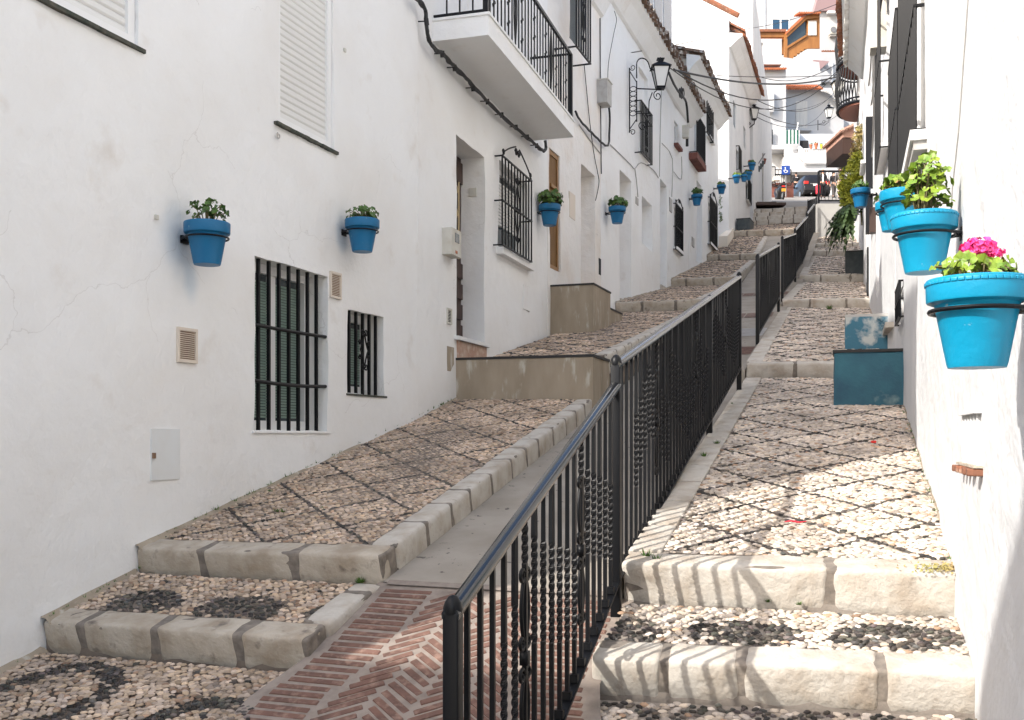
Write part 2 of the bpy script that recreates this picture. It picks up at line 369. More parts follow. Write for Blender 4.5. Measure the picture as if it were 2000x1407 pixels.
# ------------------------------------------------------------------ walls in plan (camera at the origin, looking along +Y)
W1 = Wall((-2.965, 2.5), (-.778, 8.41), 1)           # first house on the left
W2 = Wall((-.778, 8.41), (.43, 12.4), 1)
W3 = Wall((.43, 12.4), (1.275, 14.73), 1)
W4 = Wall((1.275, 14.73), (3.69, 21.4), 1)
W5 = Wall((3.69, 21.4), (5.07, 25.2), 1)
W7 = Wall((5.72, 27.0), (7.41, 31.9), 1)
W8 = Wall((7.60, 32.3), (12.3, 48.5), 1)
RW1 = Wall((1.718 - 5.2 * .328, 3.95 - 5.2), (3.474, 9.3), -1)
RW2 = Wall((3.474, 9.3), (5.38, 15.4), -1)
RW3 = Wall((5.38, 15.4), (6.69, 19.5), -1)
RW4 = Wall((6.69, 19.5), (8.06, 23.6), -1)
RW5 = Wall((8.06, 23.6), (9.35, 28.0), -1)

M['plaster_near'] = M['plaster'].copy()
add_cracks_and_tint(M['plaster_near'], 1.0, [(tuple(W1.P(*W1.hit(px, py))), r) for px, py, r in ((346, 472, .16), (668, 458, .12), (372, 540, .10))])
add_cracks_and_tint(M['plaster'], .8); add_cracks_and_tint(M['plaster_cream'], 1.0); add_cracks_and_tint(M['teal_old'], 2.2); add_cracks_and_tint(M['concrete'], 1.2); add_cracks_and_tint(M['plaster_sun'], .5)
def plane_z(x, y): return -.835 + .245 * y
# ------------------------------------------------------------------ hillside sheet
mb = MB(); xs = [-70, -25, -8, 0, 8, 20, 60, 150]; ys = [-14, 0, 8, 16, 24, 32.9, 60, 120, 300]
def gz(x, y): return -.835 + .245 * min(y, 130) - (2.2 if y < 30 else .25)
mb.add([(x, y, gz(x, y)) for y in ys for x in xs], [(j * 8 + i, j * 8 + i + 1, (j + 1) * 8 + i + 1, (j + 1) * 8 + i) for j in range(8) for i in range(7)])
mb.build('ground', 'ground', kind='structure')

# ------------------------------------------------------------------ pebble field
def peb_template():
    v = [(0, 0, 1.0)]
    for r, z in ((.55, .86), (.9, .45), (1.0, -.2)):
        v += [(r * math.cos(2 * math.pi * k / 9), r * math.sin(2 * math.pi * k / 9), z) for k in range(9)]
    f3 = [(0, 1 + k, 1 + (k + 1) % 9) for k in range(9)]; f4 = []
    for q in range(2):
        for k in range(9):
            a = 1 + q * 9 + k; b = 1 + q * 9 + (k + 1) % 9; f4.append((a, a + 9, b + 9, b))
    return np.array(v), f3, f4
PT, PF3, PF4 = peb_template()
def pebbles(name, items, label):
    """items: list of (pos, ex, ey, nz, a, b, h, color)"""
    n = len(items); k = len(PT)
    pos = np.array([i[0] for i in items]); ex = np.array([i[1] for i in items]); ey = np.array([i[2] for i in items]); nz = np.array([i[3] for i in items])
    abc = np.array([i[4:7] for i in items]); col = np.array([i[7] for i in items])
    jit = 1 + np.random.uniform(-.16, .16, (n, k, 1))
    T = PT[None] * jit
    V = pos[:, None] + T[:, :, 0:1] * abc[:, None, 0:1] * ex[:, None] + T[:, :, 1:2] * abc[:, None, 1:2] * ey[:, None] + T[:, :, 2:3] * abc[:, None, 2:3] * nz[:, None]
    V = V.reshape(-1, 3)
    lv = []; ls = []; f3 = np.array(PF3); f4 = np.array(PF4)
    base = (np.arange(n) * k)[:, None, None]
    a3 = (f3[None] + base).reshape(-1, 3); a4 = (f4[None] + base).reshape(-1, 4)
    loops = np.concatenate([a3.ravel(), a4.ravel()]); nf3, nf4 = len(a3), len(a4)
    start = np.concatenate([np.arange(nf3) * 3, nf3 * 3 + np.arange(nf4) * 4]); 
    me = bpy.data.meshes.new(name); me.vertices.add(len(V)); me.vertices.foreach_set('co', V.ravel())
    me.loops.add(len(loops)); me.loops.foreach_set('vertex_index', loops.astype(np.int32))
    me.polygons.add(nf3 + nf4); me.polygons.foreach_set('loop_start', start.astype(np.int32))
    me.polygons.foreach_set('use_smooth', np.ones(nf3 + nf4, dtype=bool)); me.update(calc_edges=True); me.validate()
    at_ = me.color_attributes.new('Col', 'FLOAT_COLOR', 'POINT')
    c = np.ones((n, k, 4)); c[:, :, :3] = col[:, None, :]; at_.data.foreach_set('color', c.ravel())
    me.materials.append(M['pebble']); o = bpy.data.objects.new(name, me); COL.objects.link(o)
    return tag(o, label, 'cobbles', kind='stuff')

def lerp(a, b, t): return a + (b - a) * t
# centres of the dark oval patches and rings of the four near treads (found on the tread planes)
BLOBS = {True: [(280, 1175, 85), (465, 1187, 100), (655, 1197, 62)], False: [(1225, 1235, 62), (1455, 1240, 118), (1745, 1246, 122)]}
RINGS = {True: [(120, 1345, 135), (440, 1400, 140)], False: [(1230, 1420, 110), (1460, 1430, 110), (1700, 1440, 120)]}
def ab_of(K0, ex, ey, n, px, py, wpx):
    t, z = tz(px, py); d = Vector((t, 1, z)); p = d * (K0.dot(n) / d.dot(n)); q = p - K0; c = ex.dot(ey); u, v = q.dot(ex), q.dot(ey)
    return ((u - c * v) / (1 - c * c), (v - c * u) / (1 - c * c), wpx * p.y / 2000, 0)
def pavement(name, K0, W0, K1, W1_, pattern, warm, size=.030, label=None, kerb_in=.14, edge_in=.16, dens=1.0):
    K0, W0, K1, W1_ = (Vector(q) for q in (K0, W0, K1, W1_))
    f_ = ((K1 - K0) + (W1_ - W0)).normalized() * .035; c_ = ((W0 - K0) + (W1_ - K1)).normalized() * .035; A_, B_, C_, D_ = K0 + f_ + c_, W0 + f_, W1_, K1 + c_
    mb = MB(); dn = Vector((0, 0, .9)); o_ = Vector((0, 0, .006)); mb.hexa([A_ - dn, B_ - dn, C_ - dn, D_ - dn, A_ - o_, B_ - o_, C_ - o_, D_ - o_])
    mb.build('pavement', 'mortar' if warm else 'mortar_light', kind='structure')
    def Pt(u, v): return lerp(lerp(K0, W0, u), lerp(K1, W1_, u), v)
    wA = ((W0 - K0).length + (W1_ - K1).length) / 2; L = ((K1 - K0).length + (W1_ - W0).length) / 2
    ex = ((W0 - K0) + (W1_ - K1)).normalized(); ey = ((K1 - K0) + (W1_ - W0)).normalized(); n = ex.cross(ey)
    if n.z < 0: n = -n
    n.normalize(); items = []; lines = []
    def put(a, b, ang, sa, sb, h, col):
        if not (kerb_in < a < wA - .02 and edge_in < b < L - .01): return
        ang += random.gauss(0, .12); e1 = ex * math.cos(ang) + ey * math.sin(ang); e2 = -ex * math.sin(ang) + ey * math.cos(ang)
        tl = random.gauss(0, .10); e1 = e1 + n * tl; nn = n - e1 * tl
        items.append((tuple(Pt(a / wA, b / L) - n * .004 * random.random()), tuple(e1), tuple(e2), tuple(nn), sa, sb, h, col))
    def dark(): 
        g = random.uniform(.012, .075) if random.random() < .85 else random.uniform(.08, .15); return (g * random.uniform(1.0, 1.35), g * 1.02, g * random.uniform(.75, 1.0))
    def light():
        g = random.gauss(.385 if warm else .47, .10); g = max(.11, min(.68, g)); w = random.random(); g *= PATCH[0]
        if random.random() < (.10 if warm else .05): return (g * .80, g * .52, g * .34)
        if warm: return (g * 1.14, g * (.84 + .07 * w), g * (.56 + .18 * w))
        return (g * 1.07, g * (.88 + .06 * w), g * (.68 + .15 * w))
    PATCH = [1.0]
    if pattern == 'diamond':
        cell = (wA - kerb_in) / 2.15; cl = cell * (1.0 if dens > .8 else 1.15); step = .052 / dens
        segs = []
        for kx in range(-int(L / cl) - 3, int(wA / cell + L / cl) + 4):
            for sg in (1, -1):
                b = edge_in
                while b < L:
                    a = kerb_in + kx * cell + sg * (b - edge_in) * cell / cl
                    if sg < 0: a = kerb_in + kx * cell - (b - edge_in) * cell / cl
                    if random.random() < .93: put(a + random.gauss(0, .006), b, (.62 if sg > 0 else -.62) + random.gauss(0, .15), size * random.uniform(.8, 1.25), size * random.uniform(.42, .62), size * .40, dark())
                    b += size * 1.25
        def isline(a, b):
            for sg in (1, -1):
                t = (a - kerb_in) / cell - sg * (b - edge_in) / cl; f = abs(t - round(t)) * cell * .7071
                if f < size * .75: return True
            return False
    elif pattern == 'blobs':
        cs = [ab_of(K0, ex, ey, n, *q) for q in BLOBS[warm]]
        def kind(a, b):
            for (c, cb, w, _) in cs:
                d = ((a - c) / w) ** 2 + ((b - cb) / (L * .22)) ** 2
                if d < 1 + .35 * noise.noise(Vector((a * 14, b * 14, 0))): return True
            return False
    elif pattern == 'rings':
        cs = [ab_of(K0, ex, ey, n, *q) for q in RINGS[warm]]
        def kind(a, b):
            for (c, cb, w, _) in cs:
                d = math.hypot((a - c) / w, (b - cb) / (w * 1.05))
                if .70 < d < 1.06: return True
            return False
    row = 0; b = edge_in + .01
    sy = size * 1.22 / dens; sx = size * 1.85 / dens
    while b < L:
        a = kerb_in + (row % 2) * sx * .5
        while a < wA:
            aa = a + random.gauss(0, .16) * sx; bb = b + random.gauss(0, .18) * sy; PATCH[0] = 1 + .38 * noise.noise(Vector((aa * 1.9 + K0.x * 5, bb * 1.9, 4))) + .2 * noise.noise(Vector((aa * 6, bb * 6 + K0.y, 1)))
            if pattern == 'diamond' and isline(aa, bb): a += sx; continue
            dk = pattern != 'diamond' and kind(aa, bb)
            if dk and random.random() < .10: dk = False
            s_ = random.uniform(.82, 1.12) * size / dens
            if dk: put(aa, bb, random.gauss(0, .35), s_ * .80, s_ * .44, s_ * .42, dark())
            else: put(aa, bb, random.gauss(0, .4), s_ * .96, s_ * .66, s_ * .36, light() if random.random() > .02 else dark())
            a += sx
        b += sy; row += 1
    pebbles('cobbles', items, label)
    return Pt

def stone_row(mb, mj, A, B, inward, h, depth, lens, drop=0, seed=0, b=.02, gap=.03, amp=.006):
    """row of kerb blocks from A to B (top outer edge), body going inward and down"""
    A, B = Vector(A), Vector(B); d = (B - A); Lr = d.length; d.normalize(); inward = Vector(inward); inward = (inward - d * inward.dot(d)).normalized()
    up = d.cross(inward).normalized()
    if up.z < 0: up = -up
    t = 0; i = 0; rnd = random.Random(seed)
    while t < Lr - .05:
        l = lens[i % len(lens)] * rnd.uniform(.9, 1.1); e = min(Lr, t + l)
        if Lr - e < .12: e = Lr
        c = A + d * ((t + e) / 2) + inward * (depth / 2) - up * (h / 2)
        mb.stone(c, d * ((e - t - gap) / 2), inward * (depth / 2), up * (h / 2), b=b, amp=amp, seed=rnd.random() * 50)
        t = e; i += 1
    c = (A + B) / 2 + inward * (depth / 2 + .004) - up * (h / 2 + .004)
    mj.stone(c, d * (Lr / 2 - .012), inward * (depth / 2 - .002), up * (h / 2 - .001), b=.016, amp=.004)

LP = [  # left treads: K0, W0, K1, W1, pattern
    ((-1.36, 2.70, -1.36), (-2.905, 2.65, -1.40), (-.848, 4.21, -.975), (-2.155, 4.69, -.990), 'rings'),
    ((-.843, 4.217, -.845), (-2.155, 4.69, -.856), (-.61, 4.79, -.700), (-1.94, 5.27, -.705), 'blobs'),
    ((-.61, 4.79, -.566), (-1.937, 5.27, -.585), (.69, 8.85, .31), (-.51, 9.28, .325), 'diamond'),
    ((.84, 9.35, .72), (-.36, 9.80, .68), (2.72, 14.98, 1.83), (1.565, 15.5, 1.85), 'diamond'),
    ((2.79, 15.06, 1.99), (1.565, 15.5, 2.0), (4.12, 19.10, 2.80), (3.04, 19.6, 2.83), 'diamond'),
    ((4.2, 19.18, 2.96), (3.04, 19.6, 2.98), (5.5, 23.1, 3.95), (4.49, 23.6, 4.0), 'diamond'),
    ((5.6, 23.2, 4.11), (4.49, 23.6, 4.14), (6.9, 27.6, 5.36), (6.05, 27.9, 5.4), 'diamond'),
    ((7.6, 27.34, 5.50), (6.02, 27.9, 5.55), (9.02, 31.6, 6.52), (7.58, 32.1, 6.56), 'diamond'),
]
RP = [
    ((.12, 2.35, -1.28), (1.20, 2.10, -1.27), (.28, 3.80, -.975), (1.55, 3.42, -.94), 'rings'),
    ((.28, 3.83, -.835), (1.555, 3.43, -.806), (.457, 4.33, -.71), (1.72, 3.94, -.70), 'blobs'),
    ((.457, 4.35, -.545), (1.722, 3.95, -.535), (2.207, 9.68, .54), (3.474, 9.28, .52), 'diamond'),
    ((2.207, 9.70, .674), (3.474, 9.3, .66), (4.153, 15.77, 1.96), (5.38, 15.4, 1.91), 'diamond'),
    ((4.153, 15.79, 2.08), (5.38, 15.4, 2.05), (5.566, 19.84, 2.96), (6.69, 19.5, 2.91), 'diamond'),
    ((5.566, 19.86, 3.09), (6.69, 19.5, 3.05), (6.96, 23.93, 4.18), (8.06, 23.6, 4.12), 'diamond'),
    ((6.96, 23.95, 4.31), (8.06, 23.6, 4.26), (7.5, 25.5, 4.66), (8.55, 25.2, 4.65), 'diamond'),
    ((7.5, 25.5, 4.76), (8.55, 25.2, 4.73), (8.35, 28.0, 5.42), (9.40, 27.95, 5.42), 'diamond'),
]
LL = ['brown cobbles with dark pebble rings at the lower left corner', 'short left tread of cobbles with dark oval patches', 'long left cobbled slope with dark diamond lines below the barred window', 'left cobbled slope between the grey stoop and the next stone step', 'left cobbled slope beside the long first railing top', 'left cobbled slope below the arched window grille', 'left cobbled slope rising to the wide stone step', 'small cobbled landing below the far stone stairs']
RL = ['dark ringed cobbles at the bottom of the right pavement', 'short right tread of pale cobbles with dark oval patches', 'long right cobbled slope with dark diamond lines in sun and shade', 'right cobbled slope beside the two blue doorsteps', 'right cobbled slope below the grey doorstep', 'right cobbled slope with the grey doorstep at its top', 'narrow landing between two far right steps', 'pale landing below the far retaining wall']
def ext(p, q, d=.03):      # push wall-side points slightly into the wall so no gap shows
    return tuple(Vector(q) + (Vector(q) - Vector(p)).normalized() * d)
for i, (K0, W0, K1, W1_, pat) in enumerate(LP):
    pavement('p', K0, ext(K0, W0), K1, ext(K1, W1_), pat, True, size=(.0175, .0175, .0165, .024, .030, .036, .042, .048)[i], label=LL[i], edge_in=.17 if i != 3 else .3, kerb_in=.02 if i == 0 else .14)
for i, (K0, W0, K1, W1_, pat) in enumerate(RP):
    pavement('p', K0, ext(K0, W0), K1, ext(K1, W1_), pat, False, size=(.0175, .018, .0175, .025, .030, .036, .048, .052)[i], label=RL[i], edge_in=.17, kerb_in=.03 if i < 2 else .16)

# step edges and kerbs
def rise(z): return z
for side, PP, hs, mt in (('L', LP, {1: .16, 2: .145, 4: .17, 5: .17, 6: .17, 7: .17}, 'stone_dark'), ('R', RP, {1: .15, 2: .18, 3: .16, 4: .15, 5: .16, 6: .16, 7: .12}, 'stone')):
    for i, h in hs.items():
        K0, W0 = Vector(PP[i][0]), Vector(ext(PP[i][0], PP[i][1], .02)); inw = (Vector(PP[i][2]) - K0)
        mb = MB(); mj = MB(); lens = {('L', 1): [.36, .42, .40], ('L', 2): [.52, .52, .40], ('R', 1): [.30, .30, .52, .5], ('R', 2): [.78, .9]}.get((side, i), [.42, .5, .45])
        stone_row(mb, mj, K0 + Vector((0, 0, .004)), W0 + Vector((0, 0, .004)), inw, h + .02, .17, lens, seed=i * 7 + (side == 'R'), gap=.03 if side == 'L' else .018, b=.022, amp=.009)
        autosmooth(mb.build('step', mt, kind='structure'), 60); mj.build('step', 'joint', kind='structure')
for i in (1, 2, 3, 4, 5, 6):
    K0, K1 = Vector(LP[i][0]), Vector(LP[i][2]); inw = Vector(LP[i][1]) - K0; d = (K1 - K0).normalized(); mb = MB(); mj = MB()
    stone_row(mb, mj, K0 + d * .16 + Vector((0, 0, .005)), K1 + d * .02 + Vector((0, 0, .005)), inw, .20, .15, [.40, .34, .30, .36], seed=31 + i, gap=.012, b=.028)
    autosmooth(mb.build('kerb', 'stone', kind='structure'), 60); mj.build('kerb', 'joint', kind='structure')
for i in range(2, 7):
    K0, K1 = Vector(RP[i][0]), Vector(RP[i][2]); inw = Vector(RP[i][1]) - K0; d = (K1 - K0).normalized(); mb = MB(); mj = MB()
    stone_row(mb, mj, K0 + d * .17 + Vector((0, 0, .005)), K1 + Vector((0, 0, .005)), inw, .06, .15, [.42, .46, .40], seed=51 + i, gap=.012, b=.010, amp=.003)
    autosmooth(mb.build('kerb', 'stone', kind='structure'), 60); mj.build('kerb', 'joint', kind='structure')
# low cement skirt along the outside of the right kerb
for i in range(2, 7):
    K0, K1 = Vector(RP[i][0]), Vector(RP[i][2]); w = (K0 - Vector(RP[i][1])).normalized(); mb = MB()
    a, b_ = K0 + w * .0, K1 + w * .0; d_ = Vector((0, 0, 1))
    mb.hexa([a + w * .075 - d_ * .45, a - d_ * .45, b_ - d_ * .45, b_ + w * .075 - d_ * .45, a + w * .045 - d_ * .055, a - d_ * .055, b_ - d_ * .055, b_ + w * .045 - d_ * .055])
    mb.build('kerb_skirt', 'ramp', kind='structure')
# cement fillets where the walls meet the pavement
for (PP, idx, sg) in ((LP, (0, 1, 2, 4, 5, 6), 1), (RP, (2, 3, 4, 5), .35)):
    for i in idx:
        W0, W1_, K0 = Vector(PP[i][1]), Vector(PP[i][3]), Vector(PP[i][0]); inw = (K0 - W0).normalized(); n = max(4, int((W1_ - W0).length / .12)); mb = MB(); vs = []
        for k in range(n + 1):
            p = lerp(W0, W1_, k / n); r = (.016 + .022 * noise.noise(p * 5.1)) * sg; r2 = (.016 + .02 * noise.noise(p * 7 + Vector((7, 0, 0)))) * sg
            vs += [p - inw * .03 + Vector((0, 0, r2 + .01)), p + inw * r + Vector((0, 0, .016)), p + inw * (r + .025 * sg) + Vector((0, 0, -.01))]
        mb.add(vs, [(3 * k + j, 3 * k + j + 1, 3 * k + 4 + j, 3 * k + 3 + j) for k in range(n) for j in range(2)])
        autosmooth(mb.build('wall_fillet', 'concrete', kind='structure'), 60)

# ------------------------------------------------------------------ ramp between the two pavements
TH = R(19.8); ST = Vector((math.sin(TH), math.cos(TH), 0)); SX = Vector((math.cos(TH), -math.sin(TH), 0))
RZ = [(1.6, -1.62), (3.0, -1.17), (3.62, -.95), (4.33, -.69), (8.56, .17), (9.5, .40), (15.1, 1.72), (19.5, 2.70), (23.7, 3.95), (28.45, 5.40)]
def rz(s):
    for (a, za), (b, zb) in zip(RZ, RZ[1:]):
        if s <= b: return za + (zb - za) * (s - a) / (b - a)
    return RZ[-1][1]
LK = [(-1.75, 1.8), (-1.0, 4.0), (-.843, 4.217), (-.61, 4.79), (.69, 8.85), (2.79, 15.06), (4.2, 19.18), (5.6, 23.2), (6.95, 27.7)]
RK = [(.10, 1.2), (.28, 3.83), (.457, 4.35), (2.207, 9.70), (4.153, 15.79), (5.566, 19.86), (6.96, 23.95), (8.5, 28.5)]
def kx(K, s):    # lateral coordinate (along SX) of a kerb line at street position s
    q = [(Vector((x, y, 0)).dot(ST), Vector((x, y, 0)).dot(SX)) for x, y in K]
    for (a, xa), (b, xb) in zip(q, q[1:]):
        if s <= b: return xa + (xb - xa) * (s - a) / (b - a)
    return q[-1][1]
def rp(s, c, dz=0): q = ST * s + SX * c; return (q.x, q.y, rz(s) + dz)
mb = MB(); ss = [4.33 + i * (28.45 - 4.33) / 90 for i in range(91)]
mb.add([rp(s, c) for s in ss for c in (kx(LK, s) - .02, kx(RK, s) + .1)] , [(2 * i, 2 * i + 1, 2 * i + 3, 2 * i + 2) for i in range(90)])
mb.build('ramp', 'ramp', kind='structure')
mb = MB(); ss = [1.6 + i * (4.33 - 1.6) / 30 for i in range(31)]
mb.add([rp(s, c, -.004) for s in ss for c in (kx(LK, s) - .03, kx(RK, s) + .05)], [(2 * i, 2 * i + 1, 2 * i + 3, 2 * i + 2) for i in range(30)])
mb.build('brick_ramp', 'brick_mortar', kind='structure')
# bricks laid on edge: soldier courses at both sides, chevrons between
mb = MB(); rnd = random.Random(3)
def brick(s, c, ang, l, w):
    """centre at (s,c), long side turned by ang from the cross direction"""
    ca, sa = math.cos(ang), math.sin(ang); P = []
    for (u, v) in ((-l / 2, -w / 2), (l / 2, -w / 2), (l / 2, w / 2), (-l / 2, w / 2)):
        P.append((s + u * sa + v * ca, c + u * ca - v * sa))
    h = rnd.uniform(-.002, .002)
    bot = [rp(a, b, -.03) for a, b in P]; top = [rp(a, b, h) for a, b in P]
    k = .004; cx = sum(p[0] for p in top) / 4; cy = sum(p[1] for p in top) / 4; cz = sum(p[2] for p in top) / 4
    mid = [(p[0], p[1], p[2] - .004) for p in top]; t2 = [(p[0] + (cx - p[0]) * .04, p[1] + (cy - p[1]) * .04, p[2]) for p in top]
    mb.add(bot + mid + t2, [(3, 2, 1, 0), (8, 9, 10, 11)] + [(i, (i + 1) % 4, (i + 1) % 4 + 4, i + 4) for i in range(4)] + [(i + 4, (i + 1) % 4 + 4, (i + 1) % 4 + 8, i + 8) for i in range(4)])
pitch = .044
s = 1.75
while s < 4.29:
    cl = kx(LK, s) + (.02 if s < 3.7 else .03); cr = kx(RK, s) - .01
    for c0, c1 in ((cl, cl + .25), (cr - .27, cr)):
        l = (c1 - c0) - .012; brick(s + rnd.gauss(0, .0015), (c0 + c1) / 2 + rnd.gauss(0, .004), rnd.gauss(0, .01), l + rnd.gauss(0, .006), pitch * .56)
    s += pitch
nz_ = 4
s = 1.6
while s < 4.6:
    cl = kx(LK, min(s, 4.3)) + .29; cr = kx(RK, min(s, 4.3)) - .30; wz = (cr - cl) / nz_
    for q in range(nz_):
        c = cl + wz * (q + .5); a = .62 * (1 if q % 2 == 0 else -1); ph = 0 if q % 2 == 0 else 0
        if 1.7 < s < 4.33 - .09: brick(s + rnd.gauss(0, .002), c, a + rnd.gauss(0, .012), wz / math.cos(.62) * .84, pitch * .60)
    s += pitch * 1.22
mb.build('brick_paving', 'brick', kind='structure')
# thin bright strip where the bricks end and the cement ramp begins
mb = MB(); a, b_ = kx(LK, 4.3) + .02, kx(RK, 4.3)
mb.add([rp(4.30, a, .005), rp(4.30, b_, .005), rp(4.345, b_, .006), rp(4.345, a, .006)], [(0, 1, 2, 3)]); mb.build('ramp_joint_strip', 'brick_mortar', kind='structure')
# brick strips and a manhole cover further up the ramp
for s0 in (11.6, 14.9, 18.3):
    mb = MB(); s = s0
    while s < s0 + .55:
        for c in range(5):
            cl, cr = kx(LK, s) + .02, kx(RK, s) - .05; w = (cr - cl) / 5
            mb.add([rp(s, cl + w * c + .01, .006), rp(s, cl + w * (c + 1) - .01, .006), rp(s + .04, cl + w * (c + 1) - .01, .007), rp(s + .04, cl + w * c + .01, .007)], [(0, 1, 2, 3)])
        s += .062
    mb.build('ramp_brick_strip', 'brick', kind='structure')
mb = MB(); c = (kx(LK, 13.4) + kx(RK, 13.4)) / 2 + .18
for a in range(7):
    mb.add([rp(13.1 + a * .09, c - .28, .008), rp(13.1 + a * .09, c + .28, .008), rp(13.155 + a * .09, c + .28, .009), rp(13.155 + a * .09, c - .28, .009)], [(0, 1, 2, 3)])
mb.add([rp(13.05, c - .32, .004), rp(13.05, c + .32, .004), rp(13.74, c + .32, .004), rp(13.74, c - .32, .004)], [(0, 1, 2, 3)])
tag(mb.build('manhole_cover', 'grey_box'), 'ribbed grey metal cover set in the ramp behind the railing', 'manhole cover')

# ------------------------------------------------------------------ stairs and road at the top
A0 = Vector((7.58, 32.1, 0)); A1 = Vector((9.06, 31.6, 0)); sd = Vector((.33, .944, 0)).normalized(); z = 6.56
for k in range(4):
    a = A0 + sd * .27 * k; b_ = A1 + sd * .27 * k; a = a + (a - b_).normalized() * .1; mb = MB(); mj = MB()
    stone_row(mb, mj, Vector((b_.x, b_.y, z + .17)), Vector((a.x, a.y, z + .17)), sd, .17, .32, [.38, .33, .42], seed=80 + k, gap=.03, b=.02)
    autosmooth(mb.build('stair_step', 'stone', kind='structure'), 60); mj.build('stair_step', 'joint', kind='structure'); z += .17
mb = MB(); q0 = A0 + sd * 1.05; q1 = A1 + sd * 1.05
mb.hexa([(q0.x - .3, q0.y, z - .6), (q1.x, q1.y, z - .6), (q1.x + .1, q1.y + .35, z - .6), (q0.x - .2, q0.y + .35, z - .6), (q0.x - .3, q0.y, z + .03), (q1.x, q1.y, z + .03), (q1.x + .1, q1.y + .35, z + .10), (q0.x - .2, q0.y + .35, z + .10)])
mb.build('road_edge', 'stone_dark', kind='structure')
mb = MB(); pts = [(7.3, 33.1), (9.4, 32.7), (8.5, 28.08), (14, 28.3), (18, 40), (45, 75), (20, 90), (12, 60)]
vs = [(x, y, plane_z(x, y) + .02) for x, y in pts]
mb.add(vs + [(x, y, zz - 1.2) for x, y, zz in vs], [tuple(range(8))] + [(i, (i + 1) % 8, (i + 1) % 8 + 8, i + 8) for i in range(8)])
mb.build('road', 'road', kind='structure')
# brown doormat-like slab lying on the road edge (old boards)
mb = MB(); mb.box(8.05, 9.1, 34.0, 34.8, plane_z(0, 34.4) + .05, plane_z(0, 34.4) + .13); mb.box(8.15, 9.0, 34.85, 35.3, plane_z(0, 35.0) + .12, plane_z(0, 35.0) + .2)
tag(mb.build('wooden_step', 'wood_dark'), 'low brown boards lying on the road at the head of the stairs', 'doorstep')
# retaining wall under the far railing
mb = MB(); mb.box(8.35, 11.2, 28.0, 28.3, 4.9, 6.33)
tag(mb.build('retaining_wall', 'plaster_shade_grey'), 'plain pale retaining wall coloured grey for shade at the end of the right pavement', 'wall')
mb = MB(); a = Vector((9.0, 31.6, 0)); c = Vector((8.40, 28.31, 0)); a2 = Vector((9.4, 32.8, 0))
for (p, q, z0, z1) in ((c, a, 6.2, 6.3), (a, a2, 6.6, 7.1)):
    mb.hexa([(p.x, p.y, 4.6), (p.x + .15, p.y, 4.6), (q.x + .15, q.y, 4.6), (q.x, q.y, 4.6), (p.x, p.y, z0), (p.x + .15, p.y, z0), (q.x + .15, q.y, z1), (q.x, q.y, z1)])
tag(mb.build('stair_side_wall', 'plaster_shade_grey'), 'low pale wall under the last railing beside the far stairs', 'wall')

# ------------------------------------------------------------------ stoops and doorsteps
def slab(name, pts, z0, z1, m, trim=None, label=None, cat='doorstep', bev=0, trimm='black_edge', th=.022, over=.012):
    pts = [Vector((p[0], p[1], 0)) for p in pts]; n = len(pts); c = sum(pts, Vector()) / n
    root = empty(name, (c.x, c.y, z0), label, cat)
    mb = MB(); vs = []; rows = 6
    for k in range(rows + 1):
        for i in range(n):
            for j in range(5):
                p = lerp(pts[i], pts[(i + 1) % n], j / 5); z = z0 + (z1 - th - z0) * k / rows
                w = Vector((p.x * 5, p.y * 5, z * 5)); vs.append(Vector((p.x, p.y, z)) + noise.noise_vector(w) * bev)
    m_ = n * 5
    fs = [(k * m_ + i, k * m_ + (i + 1) % m_, (k + 1) * m_ + (i + 1) % m_, (k + 1) * m_ + i) for k in range(rows) for i in range(m_)]
    fs.append(tuple(rows * m_ + i for i in range(m_)))
    mb.add(vs, fs); autosmooth(mb.build('block', m, root), 50)
    mb = MB(); o = [p + (p - c).normalized() * over for p in pts]
    mb.add([(p.x, p.y, z1 - th) for p in o] + [(p.x, p.y, z1) for p in o], [tuple(range(n))[::-1], tuple(range(n, 2 * n))] + [(i, (i + 1) % n, (i + 1) % n + n, i + n) for i in range(n)])
    if trim != 'none': mb.build('edge_trim', trimm, root)
    return root
slab('stoop', [(-.57, 9.30), (.70, 8.86), (.90, 9.50), (-.36, 9.95)], .0, .70, 'concrete', label='long grey cement stoop with a black edge below the carved wooden door', bev=.006)
slab('stoop', [(.40, 12.52), (.98, 12.31), (1.26, 13.10), (.68, 13.30)], .8, 1.83, 'concrete', label='tall grey cement stoop with a black edge below the brown gate', bev=.006)
slab('stoop', [(.72, 13.32), (1.20, 13.13), (1.50, 13.95), (1.02, 14.14)], 1.0, 1.66, 'concrete', label='lower grey cement stoop just above the tall one', bev=.006)
slab('doorstep', [(2.50, 7.95), (3.13, 7.75), (3.26, 8.15), (2.63, 8.35)], .1, .66, 'teal_old', label='square blue doorstep with a black top at the right wall', bev=.011)
slab('doorstep', [(3.39, 10.42), (4.00, 10.22), (4.18, 10.78), (3.57, 10.98)], .6, 1.225, 'teal_peel', label='rounded doorstep of peeling blue paint above the darker blue one', bev=.012, trimm='grey_box', th=.03, over=.002)
slab('doorstep', [(6.45, 19.80), (6.90, 19.65), (7.05, 20.1), (6.6, 20.3)], 2.8, 3.56, 'planter', label='dark grey doorstep block under the hanging fern', bev=.003)
slab('doorstep', [(6.20, 28.30), (6.55, 28.18), (6.8, 28.8), (6.45, 28.92)], 5.3, 5.98, 'planter', label='dark slate doorstep at the left wall below the far stairs', bev=.003)

